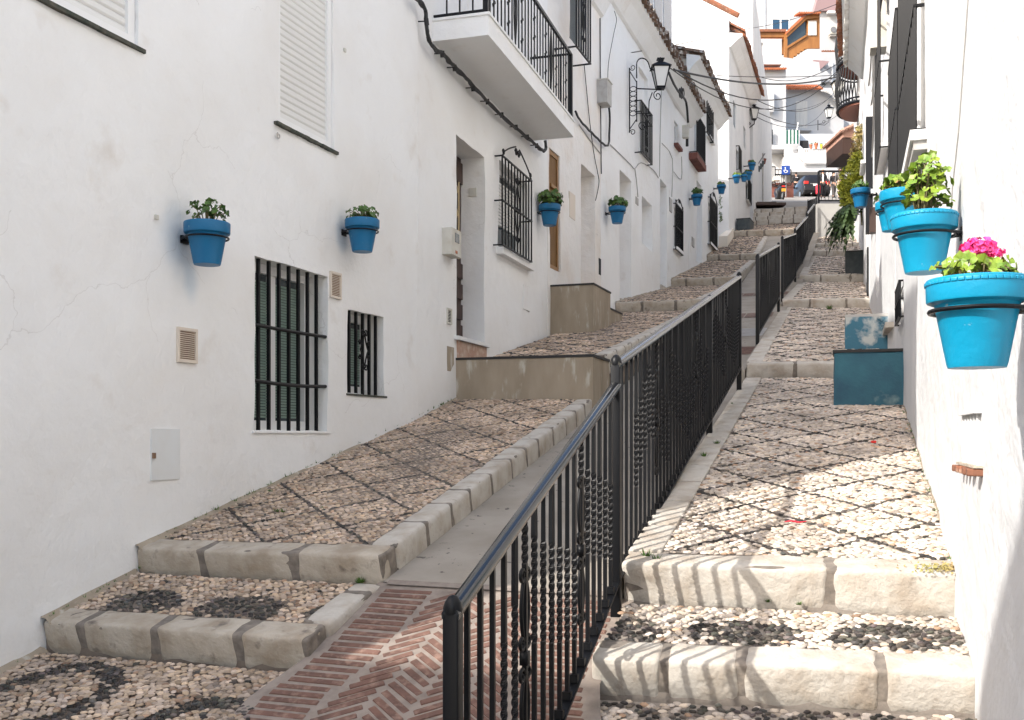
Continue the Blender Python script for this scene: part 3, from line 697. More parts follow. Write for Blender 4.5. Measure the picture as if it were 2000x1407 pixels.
# ------------------------------------------------------------------ railings
MC = {}
def sq_bar(h, w, tw=None):
    """square bar of height h; tw=(z0,z1) is twisted"""
    k = (round(h, 3), w, tw)
    if k in MC: return MC[k]
    mb = MB(); zs = [(0, 0)]
    if tw:
        z0, z1 = tw; n = int((z1 - z0) / .0075); zs += [(z0, 0)] + [(z0 + (z1 - z0) * i / n, i * R(24)) for i in range(1, n + 1)] + [(h, n * R(24))]
    else: zs += [(h, 0)]
    vs = []
    for z, a in zs:
        ww = w * (1.12 if (tw and tw[0] <= z <= tw[1]) else 1) * .7071
        vs += [(ww * math.cos(a + R(45 + 90 * j)), ww * math.sin(a + R(45 + 90 * j)), z) for j in range(4)]
    fs = [(i * 4 + j, i * 4 + (j + 1) % 4, (i + 1) * 4 + (j + 1) % 4, (i + 1) * 4 + j) for i in range(len(zs) - 1) for j in range(4)] + [(3, 2, 1, 0), tuple(len(vs) - 4 + j for j in range(4))]
    mb.add(vs, fs); b = w * 1.4; mb.box(-b / 1.3, b / 1.3, -b / 1.3, b / 1.3, -.0, .028)
    me = bpy.data.meshes.new('baluster'); me.from_pydata(mb.v, [], mb.f); me.materials.append(M['iron']); MC[k] = me
    return me
def scroll_mesh(h, e1, w=.012):
    k = ('scroll', round(h, 3))
    if k in MC: return MC[k]
    mb = MB(); up = Vector((0, 0, 1)); e = Vector((1, 0, 0)); c = h * .5
    def sp(cz, sx, sz, r):        # S curve with scrolled ends either side of the bar
        pts = spiral((sx * r * 1.15, 0, cz + sz * .0), e * sx, up * sz, r * .35, r, 1.15, math.pi * .15, 16); return pts
    for sx in (-1, 1):
        for sz in (-1, 1):
            top = [Vector((sx * (.006 + .030 * math.sin(math.pi * t) ** .8), 0, c + sz * (.05 + .19 * t))) for t in [i / 10 for i in range(11)]]
            mb.tube(top, w * .55, 6)
            mb.tube(spiral((sx * .026, 0, c + sz * .245), e * -sx, up * sz, .024, .008, 1.2, 0, 14), w * .5, 6)
            mb.tube(spiral((sx * .030, 0, c + sz * .050), e * -sx, up * -sz, .026, .008, 1.1, 0, 14), w * .5, 6)
    mb.box(-.016, .016, -.012, .012, c - .02, c + .02)
    me = bpy.data.meshes.new('scroll_ornament'); me.from_pydata(mb.v, [], mb.f); me.materials.append(M['iron']); me.polygons.foreach_set('use_smooth', [True] * len(me.polygons)); MC[k] = me
    return me
def railing(A, B, h0, h1, n, label, scrolls=(), mids=(), gap=.09, post=.041, first_post=True, last_post=True, bw=.0135, pat=True, ptop=.0, group='black iron railings up the middle of the street'):
    """A, B foot points (with z), h0/h1 heights of the handrail above them"""
    A, B = Vector(A), Vector(B); root = empty('iron_railing', tuple(A), label, 'railing', group); d = B - A; hd = Vector((d.x, d.y, 0)).normalized(); ang = math.atan2(hd.y, hd.x); sd_ = Vector((-hd.y, hd.x, 0))
    def pst(p, h, nm='post'):
        mb = MB(); w = post / 2; mb.stone((p.x, p.y, p.z + h / 2 - .08), hd * w, sd_ * w, Vector((0, 0, h / 2 + .08)), b=.005, n=1, amp=0)
        mb.lathe([(w * 1.12, 0), (w * 1.2, .012), (w * 1.0, .028), (w * .55, .042), (.001, .046)], (p.x, p.y, p.z + h - .004), 16)
        autosmooth(mb.build(nm, 'iron', root), 40)
    if first_post: pst(A, h0 + ptop)
    if last_post: pst(B, h1 + (ptop if ptop else 0))
    for t in mids: pst(lerp(A, B, t), lerp(h0, h1, t) - .02)
    Tp, Tq = A + Vector((0, 0, h0)), B + Vector((0, 0, h1)); dd = (Tq - Tp).normalized(); u = dd.cross(sd_).normalized(); mb = MB()
    prof = [(.022, -.009), (.023, .004), (.017, .014), (.0, .018), (-.017, .014), (-.023, .004), (-.022, -.009)]
    ns = len(prof); vs = [p + sd_ * a + Vector((0, 0, 1)) * b for p in (Tp - dd * .02, Tq + dd * .005) for a, b in prof]
    mb.add(vs, [(i, (i + 1) % ns, (i + 1) % ns + ns, i + ns) for i in range(ns)] + [tuple(range(ns))[::-1], tuple(range(ns, 2 * ns))])
    autosmooth(mb.build('handrail', 'iron_gloss', root), 60)
    mb = MB(); Bp, Bq = A + Vector((0, 0, gap)), B + Vector((0, 0, gap))
    mb.hexa([Bp - sd_ * .019 - Vector((0, 0, .012)), Bp + sd_ * .019 - Vector((0, 0, .012)), Bq + sd_ * .019 - Vector((0, 0, .012)), Bq - sd_ * .019 - Vector((0, 0, .012)), Bp - sd_ * .019, Bp + sd_ * .019, Bq + sd_ * .019, Bq - sd_ * .019])
    mb.build('bottom_rail', 'iron', root)
    for i in range(n):
        t = (i + 1) / (n + 1); p = lerp(A, B, t); h = lerp(h0, h1, t) - gap - .004
        if any(abs(t - m_) < .5 / (n + 1) for m_ in mids): continue
        hq = round(h / .02) * .02; ph = i % 9
        tri = abs(((i % 12) - 6)) / 6.0; c = hq * (.30 + .38 * (1 - tri)) if (i // 12) % 2 == 0 else hq * (.68 - .38 * (1 - tri)); hw = hq * .19
        is_s = i in scrolls
        tw = (round(c - hw, 2), round(c + hw, 2)) if (pat and i > 2) else None
        if is_s: tw = (round(hq * .82, 2), round(hq * .97, 2))
        o = bpy.data.objects.new('baluster', sq_bar(hq, bw, tw)); COL.objects.link(o); o.parent = root
        o.location = p + Vector((0, 0, gap)) - A; o.rotation_euler = (0, 0, ang); o.scale = (1, 1, h / hq)
        if is_s:
            q = bpy.data.objects.new('scroll_ornament', scroll_mesh(hq, hd)); COL.objects.link(q); q.parent = root; q.location = p + Vector((0, 0, gap)) - A; q.rotation_euler = (0, 0, ang); q.scale = (1, 1, h / hq)
    return root
railing((-.1435, 2.49, -1.41), (.432, 4.27, -.70), .98, .905, 18, 'first iron railing section, nearest the camera over the brick ramp', scrolls=(5, 12), last_post=False)
railing((.435, 4.28, -.69), (1.985, 8.95, .50), .985, .885, 46, 'long iron railing section up the cobbled slope with many twisted bars', scrolls=(8, 21, 36), mids=(.60,))
railing((2.80, 11.68, 1.055), (3.93, 15.1, 1.93), .97, .87, 30, 'short iron railing standing alone halfway up the street', scrolls=(14,), gap=.10)
railing((4.25, 16.1, 2.14), (5.42, 19.6, 2.95), .95, .90, 24, 'iron railing past the gap, beside the fourth right step', scrolls=())
railing((5.50, 19.9, 3.05), (6.95, 24.1, 4.22), .93, .92, 26, 'iron railing bending uphill below the last stretch of handrail', scrolls=(), mids=(.5,))
railing((6.97, 24.2, 4.27), (8.25, 27.9, 5.35), .95, .95, 22, 'iron railing at the upper end of the right pavement', scrolls=())
railing((8.38, 28.2, 6.3), (9.25, 32.0, 6.9), .22, .42, 14, 'low iron railing beside the far stone stairs', gap=.04, pat=False)
# plain far railing on the retaining wall
rt = empty('iron_fence', (8.4, 28.05, 6.33), 'plain black fence panel on the far retaining wall in front of the walkers', 'fence')
mb = MB()
for x in (8.40, 9.05, 11.0): mb.box(x - .025, x + .025, 28.03, 28.08, 6.33, 7.22)
mb.build('post', 'iron_dull', rt); mb = MB(); mb.box(8.4, 11.05, 28.03, 28.07, 7.20, 7.25); mb.build('top_rail', 'iron_dull', rt); mb = MB(); mb.box(8.4, 11.05, 28.03, 28.07, 6.40, 6.44); mb.build('bottom_rail', 'iron_dull', rt)
mb = MB()
for k in range(26): mb.box(8.47 + k * .1, 8.482 + k * .1, 28.045, 28.057, 6.43, 7.2)
mb.build('bars', 'iron_dull', rt)
# ------------------------------------------------------------------ facade fittings
def num(wall, s0, s1, z0, z1): return (s0, s1, z0, z1)
def frame_rect(W, mb, s0, s1, z0, z1, w, o0, o1):
    W.box(mb, s0, s1, z0, z0 + w, o0, o1); W.box(mb, s0, s1, z1 - w, z1, o0, o1)
    W.box(mb, s0, s0 + w, z0 + w, z1 - w, o0, o1 - .001); W.box(mb, s1 - w, s1, z0 + w, z1 - w, o0, o1 - .001)
def shutter_window(W, par, s0, s1, z0, z1, off, label=None, fw=.05, m='shutter', slat=.045):
    root = empty('window', tuple(W.P((s0 + s1) / 2, z0)), label); root.location -= wloc(par); root.parent = par
    mb = MB(); frame_rect(W, mb, s0, s1, z0, z1, fw, off, off + .03); mb.build('frame', 'white_pvc', root)
    mb = MB(); z = z0 + fw
    while z < z1 - fw - slat * .5:
        a = [(z, .0), (z + slat * .25, .006), (z + slat * .75, .006), (z + slat - .003, .0)]
        vs = [W.P(s, zz, off + .006 + o) for s in (s0 + fw, s1 - fw) for zz, o in a]; mb.add(vs, [(i, i + 4, i + 5, i + 1) for i in range(3)])
        z += slat
    W.box(mb, s0 + fw, s1 - fw, z0 + fw, z1 - fw, off - .012, off + .0045); mb.build('shutter', m, root)
    return root
def grille(W, par, s0, s1, z0, z1, off, nb, hz=(), r=.008, box=True, scroll=True, crest=False, name='grille', m='iron', side=None):
    mb = MB(); P = W.P; fr = r * 1.15
    for i in range(nb):
        s = s0 + (s1 - s0) * i / (nb - 1); mb.tube([P(s, z0, off), P(s, z1, off)], r, 4)
    for z in (z0, z1) + tuple(hz):
        W.box(mb, s0 - .01, s1 + .01, z - fr * .6, z + fr * .6, off - fr, off + fr)
        if box:
            for s in (s0, s1): W.box(mb, s - fr, s + fr, z - fr * .6, z + fr * .6, -.03, off)
    if scroll:
        e1 = W.d; up = Vector((0, 0, 1)); cz = (z0 + z1) / 2; H = (z1 - z0); c = (s0 + s1) / 2; q = min(.085, (s1 - s0) * .12)
        for sg in (-1, 1):
            mb.tube([P(c + sg * q * math.sin(math.pi * t), cz - H * .32 + H * .64 * t, off) for t in [i / 12 for i in range(13)]], r * .7, 4)
            for zz in (cz - H * .34, cz, cz + H * .34):
                mb.tube(spiral(P(c + sg * q * .45, zz, off), e1 * sg, up, q * .42, q * .12, 1.2, 0, 10), r * .75, 4)
    if crest:
        up = Vector((0, 0, 1)); c = (s0 + s1) / 2; hh = (s1 - s0) * .20
        for sg in (-1, 1):
            mb.tube([P(c + sg * (s1 - s0) * (.5 - .44 * t), z1 + hh * (t ** .7), off) for t in [i / 8 for i in range(9)]], r, 4)
            mb.tube(spiral(P(c + sg * .05, z1 + hh * .75, off), W.d * sg, up, .045, .014, 1.3, 0, 12), r * .9, 5)
            mb.tube(spiral(P(c + sg * (s1 - s0) * .46, z1 + .045, off), W.d * sg, up, .035, .012, 1.2, 0, 10), r * .9, 5)
    return mb.build(name, m, par)
def vent(W, par, s0, s1, z0, z1, n, m='vent_brown', off=.012, fr='vent_frame', label=None):
    root = empty('vent', tuple(W.P(s0, z0)), label); root.location -= wloc(par); root.parent = par
    mb = MB(); W.box(mb, s0, s1, z0, z1, -.02, off * .5); mb.build('vent_back', m, root)
    mb = MB(); frame_rect(W, mb, s0 - .012, s1 + .012, z0 - .012, z1 + .012, .016, -.01, off + .006)
    for i in range(n):
        z = z0 + (z1 - z0) * (i + .5) / n; W.box(mb, s0 + .004, s1 - .004, z - (z1 - z0) / n * .20, z + (z1 - z0) / n * .14, 0, off)
    mb.build('vent_slats', fr, root); return root
def plate_door(W, par, s0, s1, z0, z1, m='utility', off=.016, label=None, knob=True):
    mb = MB(); W.box(mb, s0, s1, z0, z1, -.02, off); o = mb.build('utility_door', m, par, label=label)
    mb = MB(); W.box(mb, s0 - .006, s1 + .006, z0 - .008, z1 + .006, -.02, off - .010); mb.build('frame', 'joint', o)
    if knob:
        mb = MB(); W.box(mb, s0 + .004, s0 + .024, (z0 + z1) / 2 - .02, (z0 + z1) / 2 + .01, off, off + .01); mb.build('latch', 'vent_brown', o)
    return o
def eave(W, par, s0, s1, z, over=.33, pitch=.30, r=.085, sp=.19, m='tile', ends='tile', soffit=True, back=2.2, name='roof'):
    root = empty(name, tuple(W.P(s0, z))); root.location -= wloc(par); root.parent = par
    up = Vector((0, 0, 1)); n = int((s1 - s0) / sp); a = []; mb = MB(); me_ = MB(); rnd = random.Random(int(s0 * 100))
    def half(mb, s, zoff, r, flip, L0, L1, jit):
        vs = []; k = 7; th = .014
        for (l, rr) in ((L0, r), (L1, r * .86)):
            for q in range(k):
                t = math.pi * q / (k - 1); c, sn = math.cos(t) * rr, math.sin(t) * rr * (-1 if flip else 1)
                vs.append(W.P(s + c + jit, z + zoff + sn - l * pitch + over * pitch, l))
        for (l, rr) in ((L0, r), (L1, r * .86)):
            for q in range(k):
                t = math.pi * q / (k - 1); c, sn = math.cos(t) * (rr - th), math.sin(t) * (rr - th) * (-1 if flip else 1)
                vs.append(W.P(s + c + jit, z + zoff + sn - l * pitch + over * pitch, l))
        fs = []
        for q in range(k - 1):
            fs += [(q, q + 1, k + q + 1, k + q), (2 * k + q + 1, 2 * k + q, 3 * k + q, 3 * k + q + 1), (q + 1, q, 2 * k + q, 2 * k + q + 1), (k + q, k + q + 1, 3 * k + q + 1, 3 * k + q)]
        mb.add(vs, fs)
    for i in range(n):
        s = s0 + sp * (i + .5); j = rnd.gauss(0, .006)
        for row in range(3):
            L1 = over + rnd.gauss(0, .012) - row * .38; half(mb, s, .075 + rnd.gauss(0, .004) + row * .004, r, False, L1, L1 - .42, j)
            half(mb, s + sp / 2, .055, r * .98, True, L1 + .01, L1 - .42, j)
    mb.build('roof_tiles', m, root)
    if soffit:
        sb = MB(); P = W.P
        pr = [(0, -.28), (.05, -.26), (over * .55, -.10), (over * .80, -.035), (over * .82, .03), (0, .10)]
        k = len(pr); vs = [P(s, z + b, o) for s in (s0, s1) for o, b in pr]
        sb.add(vs, [(i, (i + 1) % k, (i + 1) % k + k, i + k) for i in range(k)] + [tuple(range(k))[::-1], tuple(range(k, 2 * k))]); sb.build('cornice', 'plaster', root)
    rb = MB(); rb.hexa([W.P(s0, z + over * pitch - .02, 0), W.P(s1, z + over * pitch - .02, 0), W.P(s1, z + back * pitch + .1, -back), W.P(s0, z + back * pitch + .1, -back),
                        W.P(s0, z + over * pitch + .05, 0), W.P(s1, z + over * pitch + .05, 0), W.P(s1, z + back * pitch + .17, -back), W.P(s0, z + back * pitch + .17, -back)])
    rb.build('roof_slope', m, root); return root
def panel(W, par, s0, s1, z0, z1, depth, m, name='door', th=.04, label=None):
    mb = MB(); W.box(mb, s0 - .03, s1 + .03, z0 - .02, z1 + .03, -depth - .01, -depth + th); return mb.build(name, m, par, label=label)
def house(label, W, s0, s1, zb, zt, ops, m='plaster', step=.2, amp=.012, depth=5.0, name='white_house', top=True):
    root = empty(name, tuple(W.P((s0 + s1) / 2, zb)), label, 'house'); facade(W, s0, s1, zb, zt, ops, root, m, step, amp, depth, top=top); return root
def O(W, xl, xr, yt, yb, depth): return (*W.rect(xl, xr, yt, yb), depth)

# ------------------------------------------------------------------ house 1 (nearest on the left)
s_, z_ = W1.hit(268, 92); sw1 = (s_ - 1.45, s_, z_, z_ + 1.35)
q0 = W1.s(543); q1 = W1.s(651); zq = W1.hit(651, 294)[1]; sw2 = (q0, q1, zq, zq + 1.5)
bw = O(W1, 497, 640, 499, 841, .20); bw2 = O(W1, 679, 751, 604, 768, .20)
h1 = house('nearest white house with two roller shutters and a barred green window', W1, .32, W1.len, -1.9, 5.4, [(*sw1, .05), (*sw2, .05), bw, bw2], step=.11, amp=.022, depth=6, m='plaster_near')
shutter_window(W1, h1, *sw1, -.045, 'closed roller shutter cut by the top of the picture')
shutter_window(W1, h1, *sw2, -.045, 'closed roller shutter above the barred green window')
for q in (sw1, sw2):
    mb = MB(); n = 14
    for i in range(n):
        a = q[0] - .04 + (q[1] - q[0] + .08) * i / n; b = q[0] - .04 + (q[1] - q[0] + .08) * (i + 1) / n; t = .012 + .005 * noise.noise(Vector((a * 9, 0, 0)))
        W1.box(mb, a, b, q[2] - .012 - t, q[2] - .004, -.04, .022 + .006 * noise.noise(Vector((a * 12, 3, 0))))
    mb.build('sill', 'sill_dark', h1)
def barred(W, par, o, nb, hz, blinds, label, ornament=False, r=.0095):
    s0, s1, z0, z1, dp = o; root = empty('window', tuple(W.P(s0, z0)), label); root.location -= wloc(par); root.parent = par
    mb = MB(); frame_rect(W, mb, s0 - .02, s1 + .02, z0 - .01, z1 + .02, .075, -dp + .002, -dp + .05)
    w = s1 - s0
    W.box(mb, s0 + w * .46, s0 + w * .52, z0 + .06, z1 - .06, -dp + .002, -dp + .052); mb.build('frame', 'white_pvc', root)
    mb = MB(); W.box(mb, s0, s1, z0, z1, -dp, -dp + .014); mb.build('pane', 'glass', root)
    mb = MB(); z = z0 + .085
    while z < z1 - .10:
        W.box(mb, s0 + .04, s0 + w * .46, z, z + .014, -dp + .014, -dp + .022); W.box(mb, s0 + w * .52, s1 - .07, z, z + .014, -dp + .014, -dp + .022); z += .0185
    mb.build('blind', 'green_blind', root)
    mb = MB()
    for i in range(nb):
        s = s0 + (s1 - s0) * (i + .8) / (nb + .6); W.box(mb, s - r, s + r, z0 - .005, z1 + .005, -.045, -.045 + 2 * r)
    for z in hz:
        n = 16; mb.tube([W.P(s0 - .005 + (w + .01) * i / n, z - .012 * math.sin(math.pi * i / n) * (1 if z < (z0 + z1) / 2 else .3), -.024 + .01) for i in range(n + 1)], .012, 8)
    if ornament:
        c = (s0 + s1) / 2 + .0; cz = (z0 + z1) / 2 + .03; up = Vector((0, 0, 1))
        for sg in (-1, 1):
            for sz in (-1, 1):
                mb.tube(spiral(W.P(c + sg * .028, cz + sz * .125, -.02), W.d * -sg, up * sz, .026, .010, 1.1, 0, 12), .006, 5)
                mb.tube(spiral(W.P(c + sg * .066, cz + sz * .052, -.02), W.d * sg, up * sz, .020, .008, 1.1, 0, 12), .006, 5)
                mb.tube([W.P(c + sg * (.008 + .05 * t ** 1.5), cz + sz * .12 * (1 - t), -.02) for t in [i / 8 for i in range(9)]], .006, 5)
    mb.build('grille', 'iron', root)
    mb = MB(); W.box(mb, s0 - .02, s1 + .03, z0 - .016, z0 - .002, -dp, .008); mb.build('sill', 'sill_dark' if ornament else 'plaster', root)
zz = [W1.hit(500, 634)[1], W1.hit(500, 743)[1]]
barred(W1, h1, bw, 7, zz, True, 'tall barred window with green blinds')
barred(W1, h1, bw2, 5, [], True, 'small barred window with a scroll in the middle', ornament=True)
vent(W1, h1, *W1.rect(346, 379, 643, 703), 15, label='ribbed vent in the middle of the wall')
vent(W1, h1, *W1.rect(644, 662, 533, 578), 14, label='brown vent beside the tall barred window')
plate_door(W1, h1, *W1.rect(291, 347, 838, 939), label='chipped light metal door low on the wall')
mb = MB()
for px, py in ((304, 424), (672, 98)): s, z = W1.hit(px, py); W1.box(mb, s - .012, s + .012, z - .014, z + .010, -.01, .012)
mb.build('wall_plug', 'meter', h1)
mb = MB(); s, z = W1.hit(540, 266); mb.tube(spiral(W1.P(s, z, .015), W1.d, Vector((0, 0, 1)), .02, .008, 1.3, 2, 10), .004, 5); mb.build('wall_hook', 'grey_box', h1)

# ------------------------------------------------------------------ house 2 (balcony)
d1 = O(W2, 891, 946, 262, 657, .28); g1 = O(W2, 973, 1030, 312, 480, .16)
h2 = house('white house with the iron balcony and a carved wooden door', W2, 0, W2.len, -.7, 6.2, [d1, g1], step=.12, amp=.016)
dr = empty('door', tuple(W2.P(d1[0], d1[2]))); dr.location -= wloc(h2); dr.parent = h2
mb = MB(); W2.box(mb, d1[0] - .02, d1[1] + .02, d1[2], d1[3] + .02, -.279, -.245); dz = d1[3] - d1[2]
for a, b in ((.02, .10), (.13, .21), (.24, .32), (.35, .43), (.86, .97)):
    for c in (0, 1): W2.poly(mb, [(d1[0] + .06 + c * .42, d1[2] + dz * a), (d1[0] + .42 + c * .42, d1[2] + dz * a), (d1[0] + .42 + c * .42, d1[2] + dz * b), (d1[0] + .06 + c * .42, d1[2] + dz * b)], -.245, -.225)
W2.box(mb, d1[0], d1[1], d1[2], d1[2] + .06, -.245, -.215); mb.build('door_leaf', 'wood_dark', dr)
mb = MB(); up = Vector((0, 0, 1)); c = d1[0] + .20
for k in range(6):
    zc = d1[2] + dz * (.49 + .062 * k); sg = 1 if k % 2 else -1
    for cc in (c, c + .36):
        mb.tube(spiral(W2.P(cc + .03 * sg, zc, -.225), W2.d * sg, up, .075, .018, 1.4, 0, 18), .008, 6)
for cc in (c - .12, c + .14, c + .5): mb.tube([W2.P(cc, d1[2] + dz * .45, -.228), W2.P(cc, d1[2] + dz * .86, -.228)], .008, 6)
mb.build('door_scrollwork', 'gold', dr)
mb = MB(); W2.box(mb, d1[0] - .06, d1[1] + .06, d1[2] - .035, d1[2] + .0, -.27, .045); mb.build('threshold', 'white_pvc', dr)
mb = MB(); W2.box(mb, d1[0] - .0, d1[1] + .02, d1[2] - .30, d1[2] - .036, -.1, .018); mb.build('riser', 'marble', dr)
mb = MB(); s, z = W2.hit(881, 700); W2.box(mb, s - .11, s + .06, z - .12, z + .10, -.05, .006); mb.build('cement_patch', 'concrete', h2)
# shadowed reveal fitting: bell
mb = MB(); a = W2.P(d1[1], 0, -.12); zb = (HY - 376) / 2000 * a.y; P = W2.P; mb.hexa([P(d1[1] - .012, zb - .04, -.16), P(d1[1] + .01, zb - .04, -.16), P(d1[1] + .01, zb - .04, -.08), P(d1[1] - .012, zb - .04, -.08), P(d1[1] - .012, zb + .04, -.16), P(d1[1] + .01, zb + .04, -.16), P(d1[1] + .01, zb + .04, -.08), P(d1[1] - .012, zb + .04, -.08)])
mb.build('doorbell', 'meter', h2)
w2w = empty('window', tuple(W2.P(g1[0], g1[2])), 'window behind the projecting arched grille'); w2w.location -= wloc(h2); w2w.parent = h2
mb = MB(); W2.box(mb, g1[0], g1[1], g1[2], g1[3], -.16, -.145); mb.build('pane', 'glass', w2w)
mb = MB(); z = g1[2] + .30
while z < g1[3] - .15: W2.box(mb, g1[0] + .04, g1[1] - .04, z, z + .028, -.145, -.125); z += .036
mb.build('blind', 'shutter', w2w)
mb = MB(); frame_rect(W2, mb, g1[0], g1[1], g1[2], g1[3], .05, -.145, -.11); mb.build('frame', 'white_pvc', w2w)
mb = MB(); W2.box(mb, g1[0] - .04, g1[1] + .06, g1[2] - .09, g1[2] - .02, -.02, .07); mb.build('sill', 'plaster', w2w)
gs0, gz1 = W2.hit(981, 304, .09); gz0 = W2.hit(981, 478, .09)[1]; gs1 = W2.s(1038, .09)
grille(W2, w2w, gs0, gs1, gz0, gz1, .09, 11, hz=((gz0 + gz1) / 2,), r=.0085, crest=True)
mt = empty('meter_box', tuple(W2.P(*W2.hit(862, 490)))); mt.location -= wloc(h2); mt.parent = h2
q = W2.rect(866, 884, 446, 498); mb = MB(); W2.box(mb, q[0] - .03, q[1] - .02, q[2], q[3], -.01, .09); mb.build('cabinet', 'meter', mt)
mb = MB(); W2.box(mb, q[0] + .05, q[1] - .08, (q[2] + q[3]) / 2 + .0, q[3] - .035, .09, .094); mb.build('meter_window', 'glass', mt)
mb = MB(); W2.box(mb, q[0] + .06, q[0] + .11, q[2] + .02, q[2] + .045, .09, .093); mb.build('sticker', 'terracotta', mt)
vent(W2, h2, *W2.rect(873, 880, 604, 630), 9, m='dark', off=.006, fr='meter')
plate_door(W2, h2, *W2.rect(1021, 1034, 556, 603), knob=False, off=.008, m='plaster')
# balcony
BZ0, BZ1, BO = 3.36, 3.53, .50; bs0 = W2.s(845); bs1 = bs0 + 3.09
bal = empty('balcony', tuple(W2.P(bs0, BZ0))); bal.location -= wloc(h2); bal.parent = h2
mb = MB(); W2.box(mb, bs0, bs1, BZ0, BZ1, -.05, BO); W2.box(mb, bs0 - .012, bs1 + .012, BZ1, BZ1 + .022, -.04, BO + .014); mb.build('slab', 'plaster', bal)
mb = MB(); BH = .76; P = W2.P; bo = BO - .03
for s, o0, o1 in ((bs0 + .03, 0, bo), (bs1 - .03, 0, bo)):
    for z in (BZ1 + .05, BZ1 + BH): W2.box(mb, s - .01, s + .01, z - .008, z + .012, o0, o1)
for z, h in ((BZ1 + .05, .01), (BZ1 + BH, .016)): W2.box(mb, bs0 + .02, bs1 - .02, z - h, z + h, bo - .014, bo + .014)
for s in (bs0 + .03, bs1 - .03): W2.box(mb, s - .022, s + .022, BZ1 + .02, BZ1 + BH, bo - .022, bo + .022)
mb.build('balcony_frame', 'iron', bal)
mb = MB(); n = 28
for i in range(1, n):
    s = bs0 + .03 + (bs1 - bs0 - .06) * i / n; W2.box(mb, s - .006, s + .006, BZ1 + .05, BZ1 + BH, bo - .006, bo + .006)
    if i % 4 == 2:
        for k in range(3): 
            zc = BZ1 + BH * (.25 + .25 * k)
            for sg in (-1, 1): mb.tube(spiral(P(s + sg * .022, zc + sg * .02, bo), W2.d * sg, up, .02, .007, 1.1, 0, 9), .005, 4)
    if i in (8, 20):
        for sg in (-1, 1): mb.tube([P(s + sg * .05 * math.sin(math.pi * t), BZ1 + .08 + (BH - .12) * t, bo) for t in [j / 10 for j in range(11)]], .006, 4)
for k in (1, 2, 3):
    for s in (bs0 + .03, bs1 - .03): W2.box(mb, s - .006, s + .006, BZ1 + .05, BZ1 + BH, bo * k / 4 - .006, bo * k / 4 + .006)
mb.build('balusters', 'iron', bal)

# ------------------------------------------------------------------ house 3 (cream, brown gate)
g3 = O(W3, 1073.5, 1094, 288, 523, .10); r3 = O(W3, 1135, 1162, 320, 556, .35)
up3 = (W3.s(1112), W3.s(1140), 5.15, 6.0, .12)
h3 = house('cream tinted white house with the tall brown wooden gate', W3, 0, W3.len, .6, 6.35, [g3, r3, up3], m='plaster_cream', step=.12, amp=.014)
gt = empty('gate', tuple(W3.P(g3[0], g3[2]))); gt.location -= wloc(h3); gt.parent = h3
mb = MB(); frame_rect(W3, mb, g3[0], g3[1], g3[2], g3[3], .06, -.09, -.02); zc = g3[2] + (g3[3] - g3[2]) * .70; W3.box(mb, g3[0] + .07, g3[1] - .07, zc - .02, zc + .02, -.07, .0)
n = 7
for i in range(n): s = g3[0] + .09 + (g3[1] - g3[0] - .18) * i / (n - 1); W3.box(mb, s - .011, s + .011, g3[2] + .05, g3[3] - .05, -.055, -.035)
mb.build('gate_bars', 'wood_tan', gt); mb = MB(); W3.box(mb, g3[0], g3[1], g3[2], g3[3], -.099, -.092); mb.build('gate_back', 'dark', gt)
plate_door(W3, h3, *W3.rect(1111, 1122, 374, 424), m='vent_frame', off=.012, knob=False)
mb = MB(); q = W3.rect(1169, 1178, 504, 536); W3.box(mb, *q, -.02, .006); mb.build('open_vent', 'dark', h3)
gs = W3.s(1126, .28); ge = W3.s(1153, .28); gzb = W3.hit(1153, 125, .28)[1] + .0
uw = empty('window', tuple(W3.P(gs, gzb)), 'upper window with a projecting iron grille'); uw.location -= wloc(h3); uw.parent = h3
mb = MB(); W3.box(mb, up3[0], up3[1], up3[2], up3[3], -.12, -.1); mb.build('pane', 'glass', uw)
grille(W3, uw, gs, ge, gzb, gzb + 1.25, .28, 7, hz=(gzb + .95,), r=.011)
mb = MB(); W3.box(mb, r3[0], r3[1], r3[2] + .02, r3[2] + 1.9, -.34, -.30); mb.build('door', 'plaster_cream', h3)
eave(W3, h3, 1.25, W3.len + .0, 6.28, over=.26, m='tile_old')

# ------------------------------------------------------------------ house 4
d4 = O(W4, 1210, 1233, 331, 583, .38); n4 = O(W4, 1254, 1274, 382, 476, .30); e4 = O(W4, 1289, 1303, 349, 556, .30)
b4 = O(W4, 1248, 1264, 197, 290, .14); s4 = O(W4, 1317.5, 1325, 234, 280, .10); a4 = O(W4, 1316, 1328, 405, 482, .10); k4 = (W4.s(1248), W4.s(1266), 5.55, 6.15, .06)
h4 = house('long white house behind the scrolled wall lantern', W4, 0, W4.len, 1.0, 6.85, [d4, n4, e4, b4, s4, a4, k4], step=.14, amp=.018)
mb = MB()
for o in (d4, e4): W4.box(mb, o[0], o[1], o[2] - .12, o[2], -.2, .03)
mb.build('threshold', 'stone', h4)
for o, lab in ((d4, None), (e4, None)): panel(W4, h4, o[0], o[1], o[2], o[3], o[4] - .02, 'plaster_blue' if o is e4 else 'plaster_cream', label=lab)
def simple_window(W, par, o, label=None, m='glass', fr='white_pvc', sill=True, sillm='plaster'):
    s0, s1, z0, z1, dp = o; root = empty('window', tuple(W.P(s0, z0)), label); root.location -= wloc(par); root.parent = par
    mb = MB(); W.box(mb, s0, s1, z0, z1, -dp, -dp + .015); mb.build('pane', m, root)
    mb = MB(); frame_rect(W, mb, s0, s1, z0, z1, .05, -dp + .015, -dp + .05); c = (s0 + s1) / 2; W.box(mb, c - .02, c + .02, z0 + .05, z1 - .05, -dp + .015, -dp + .045); mb.build('frame', fr, root)
    if sill: mb = MB(); W.box(mb, s0 - .05, s1 + .05, z0 - .06, z0 - .005, -.03, .08); mb.build('sill', sillm, root)
    return root
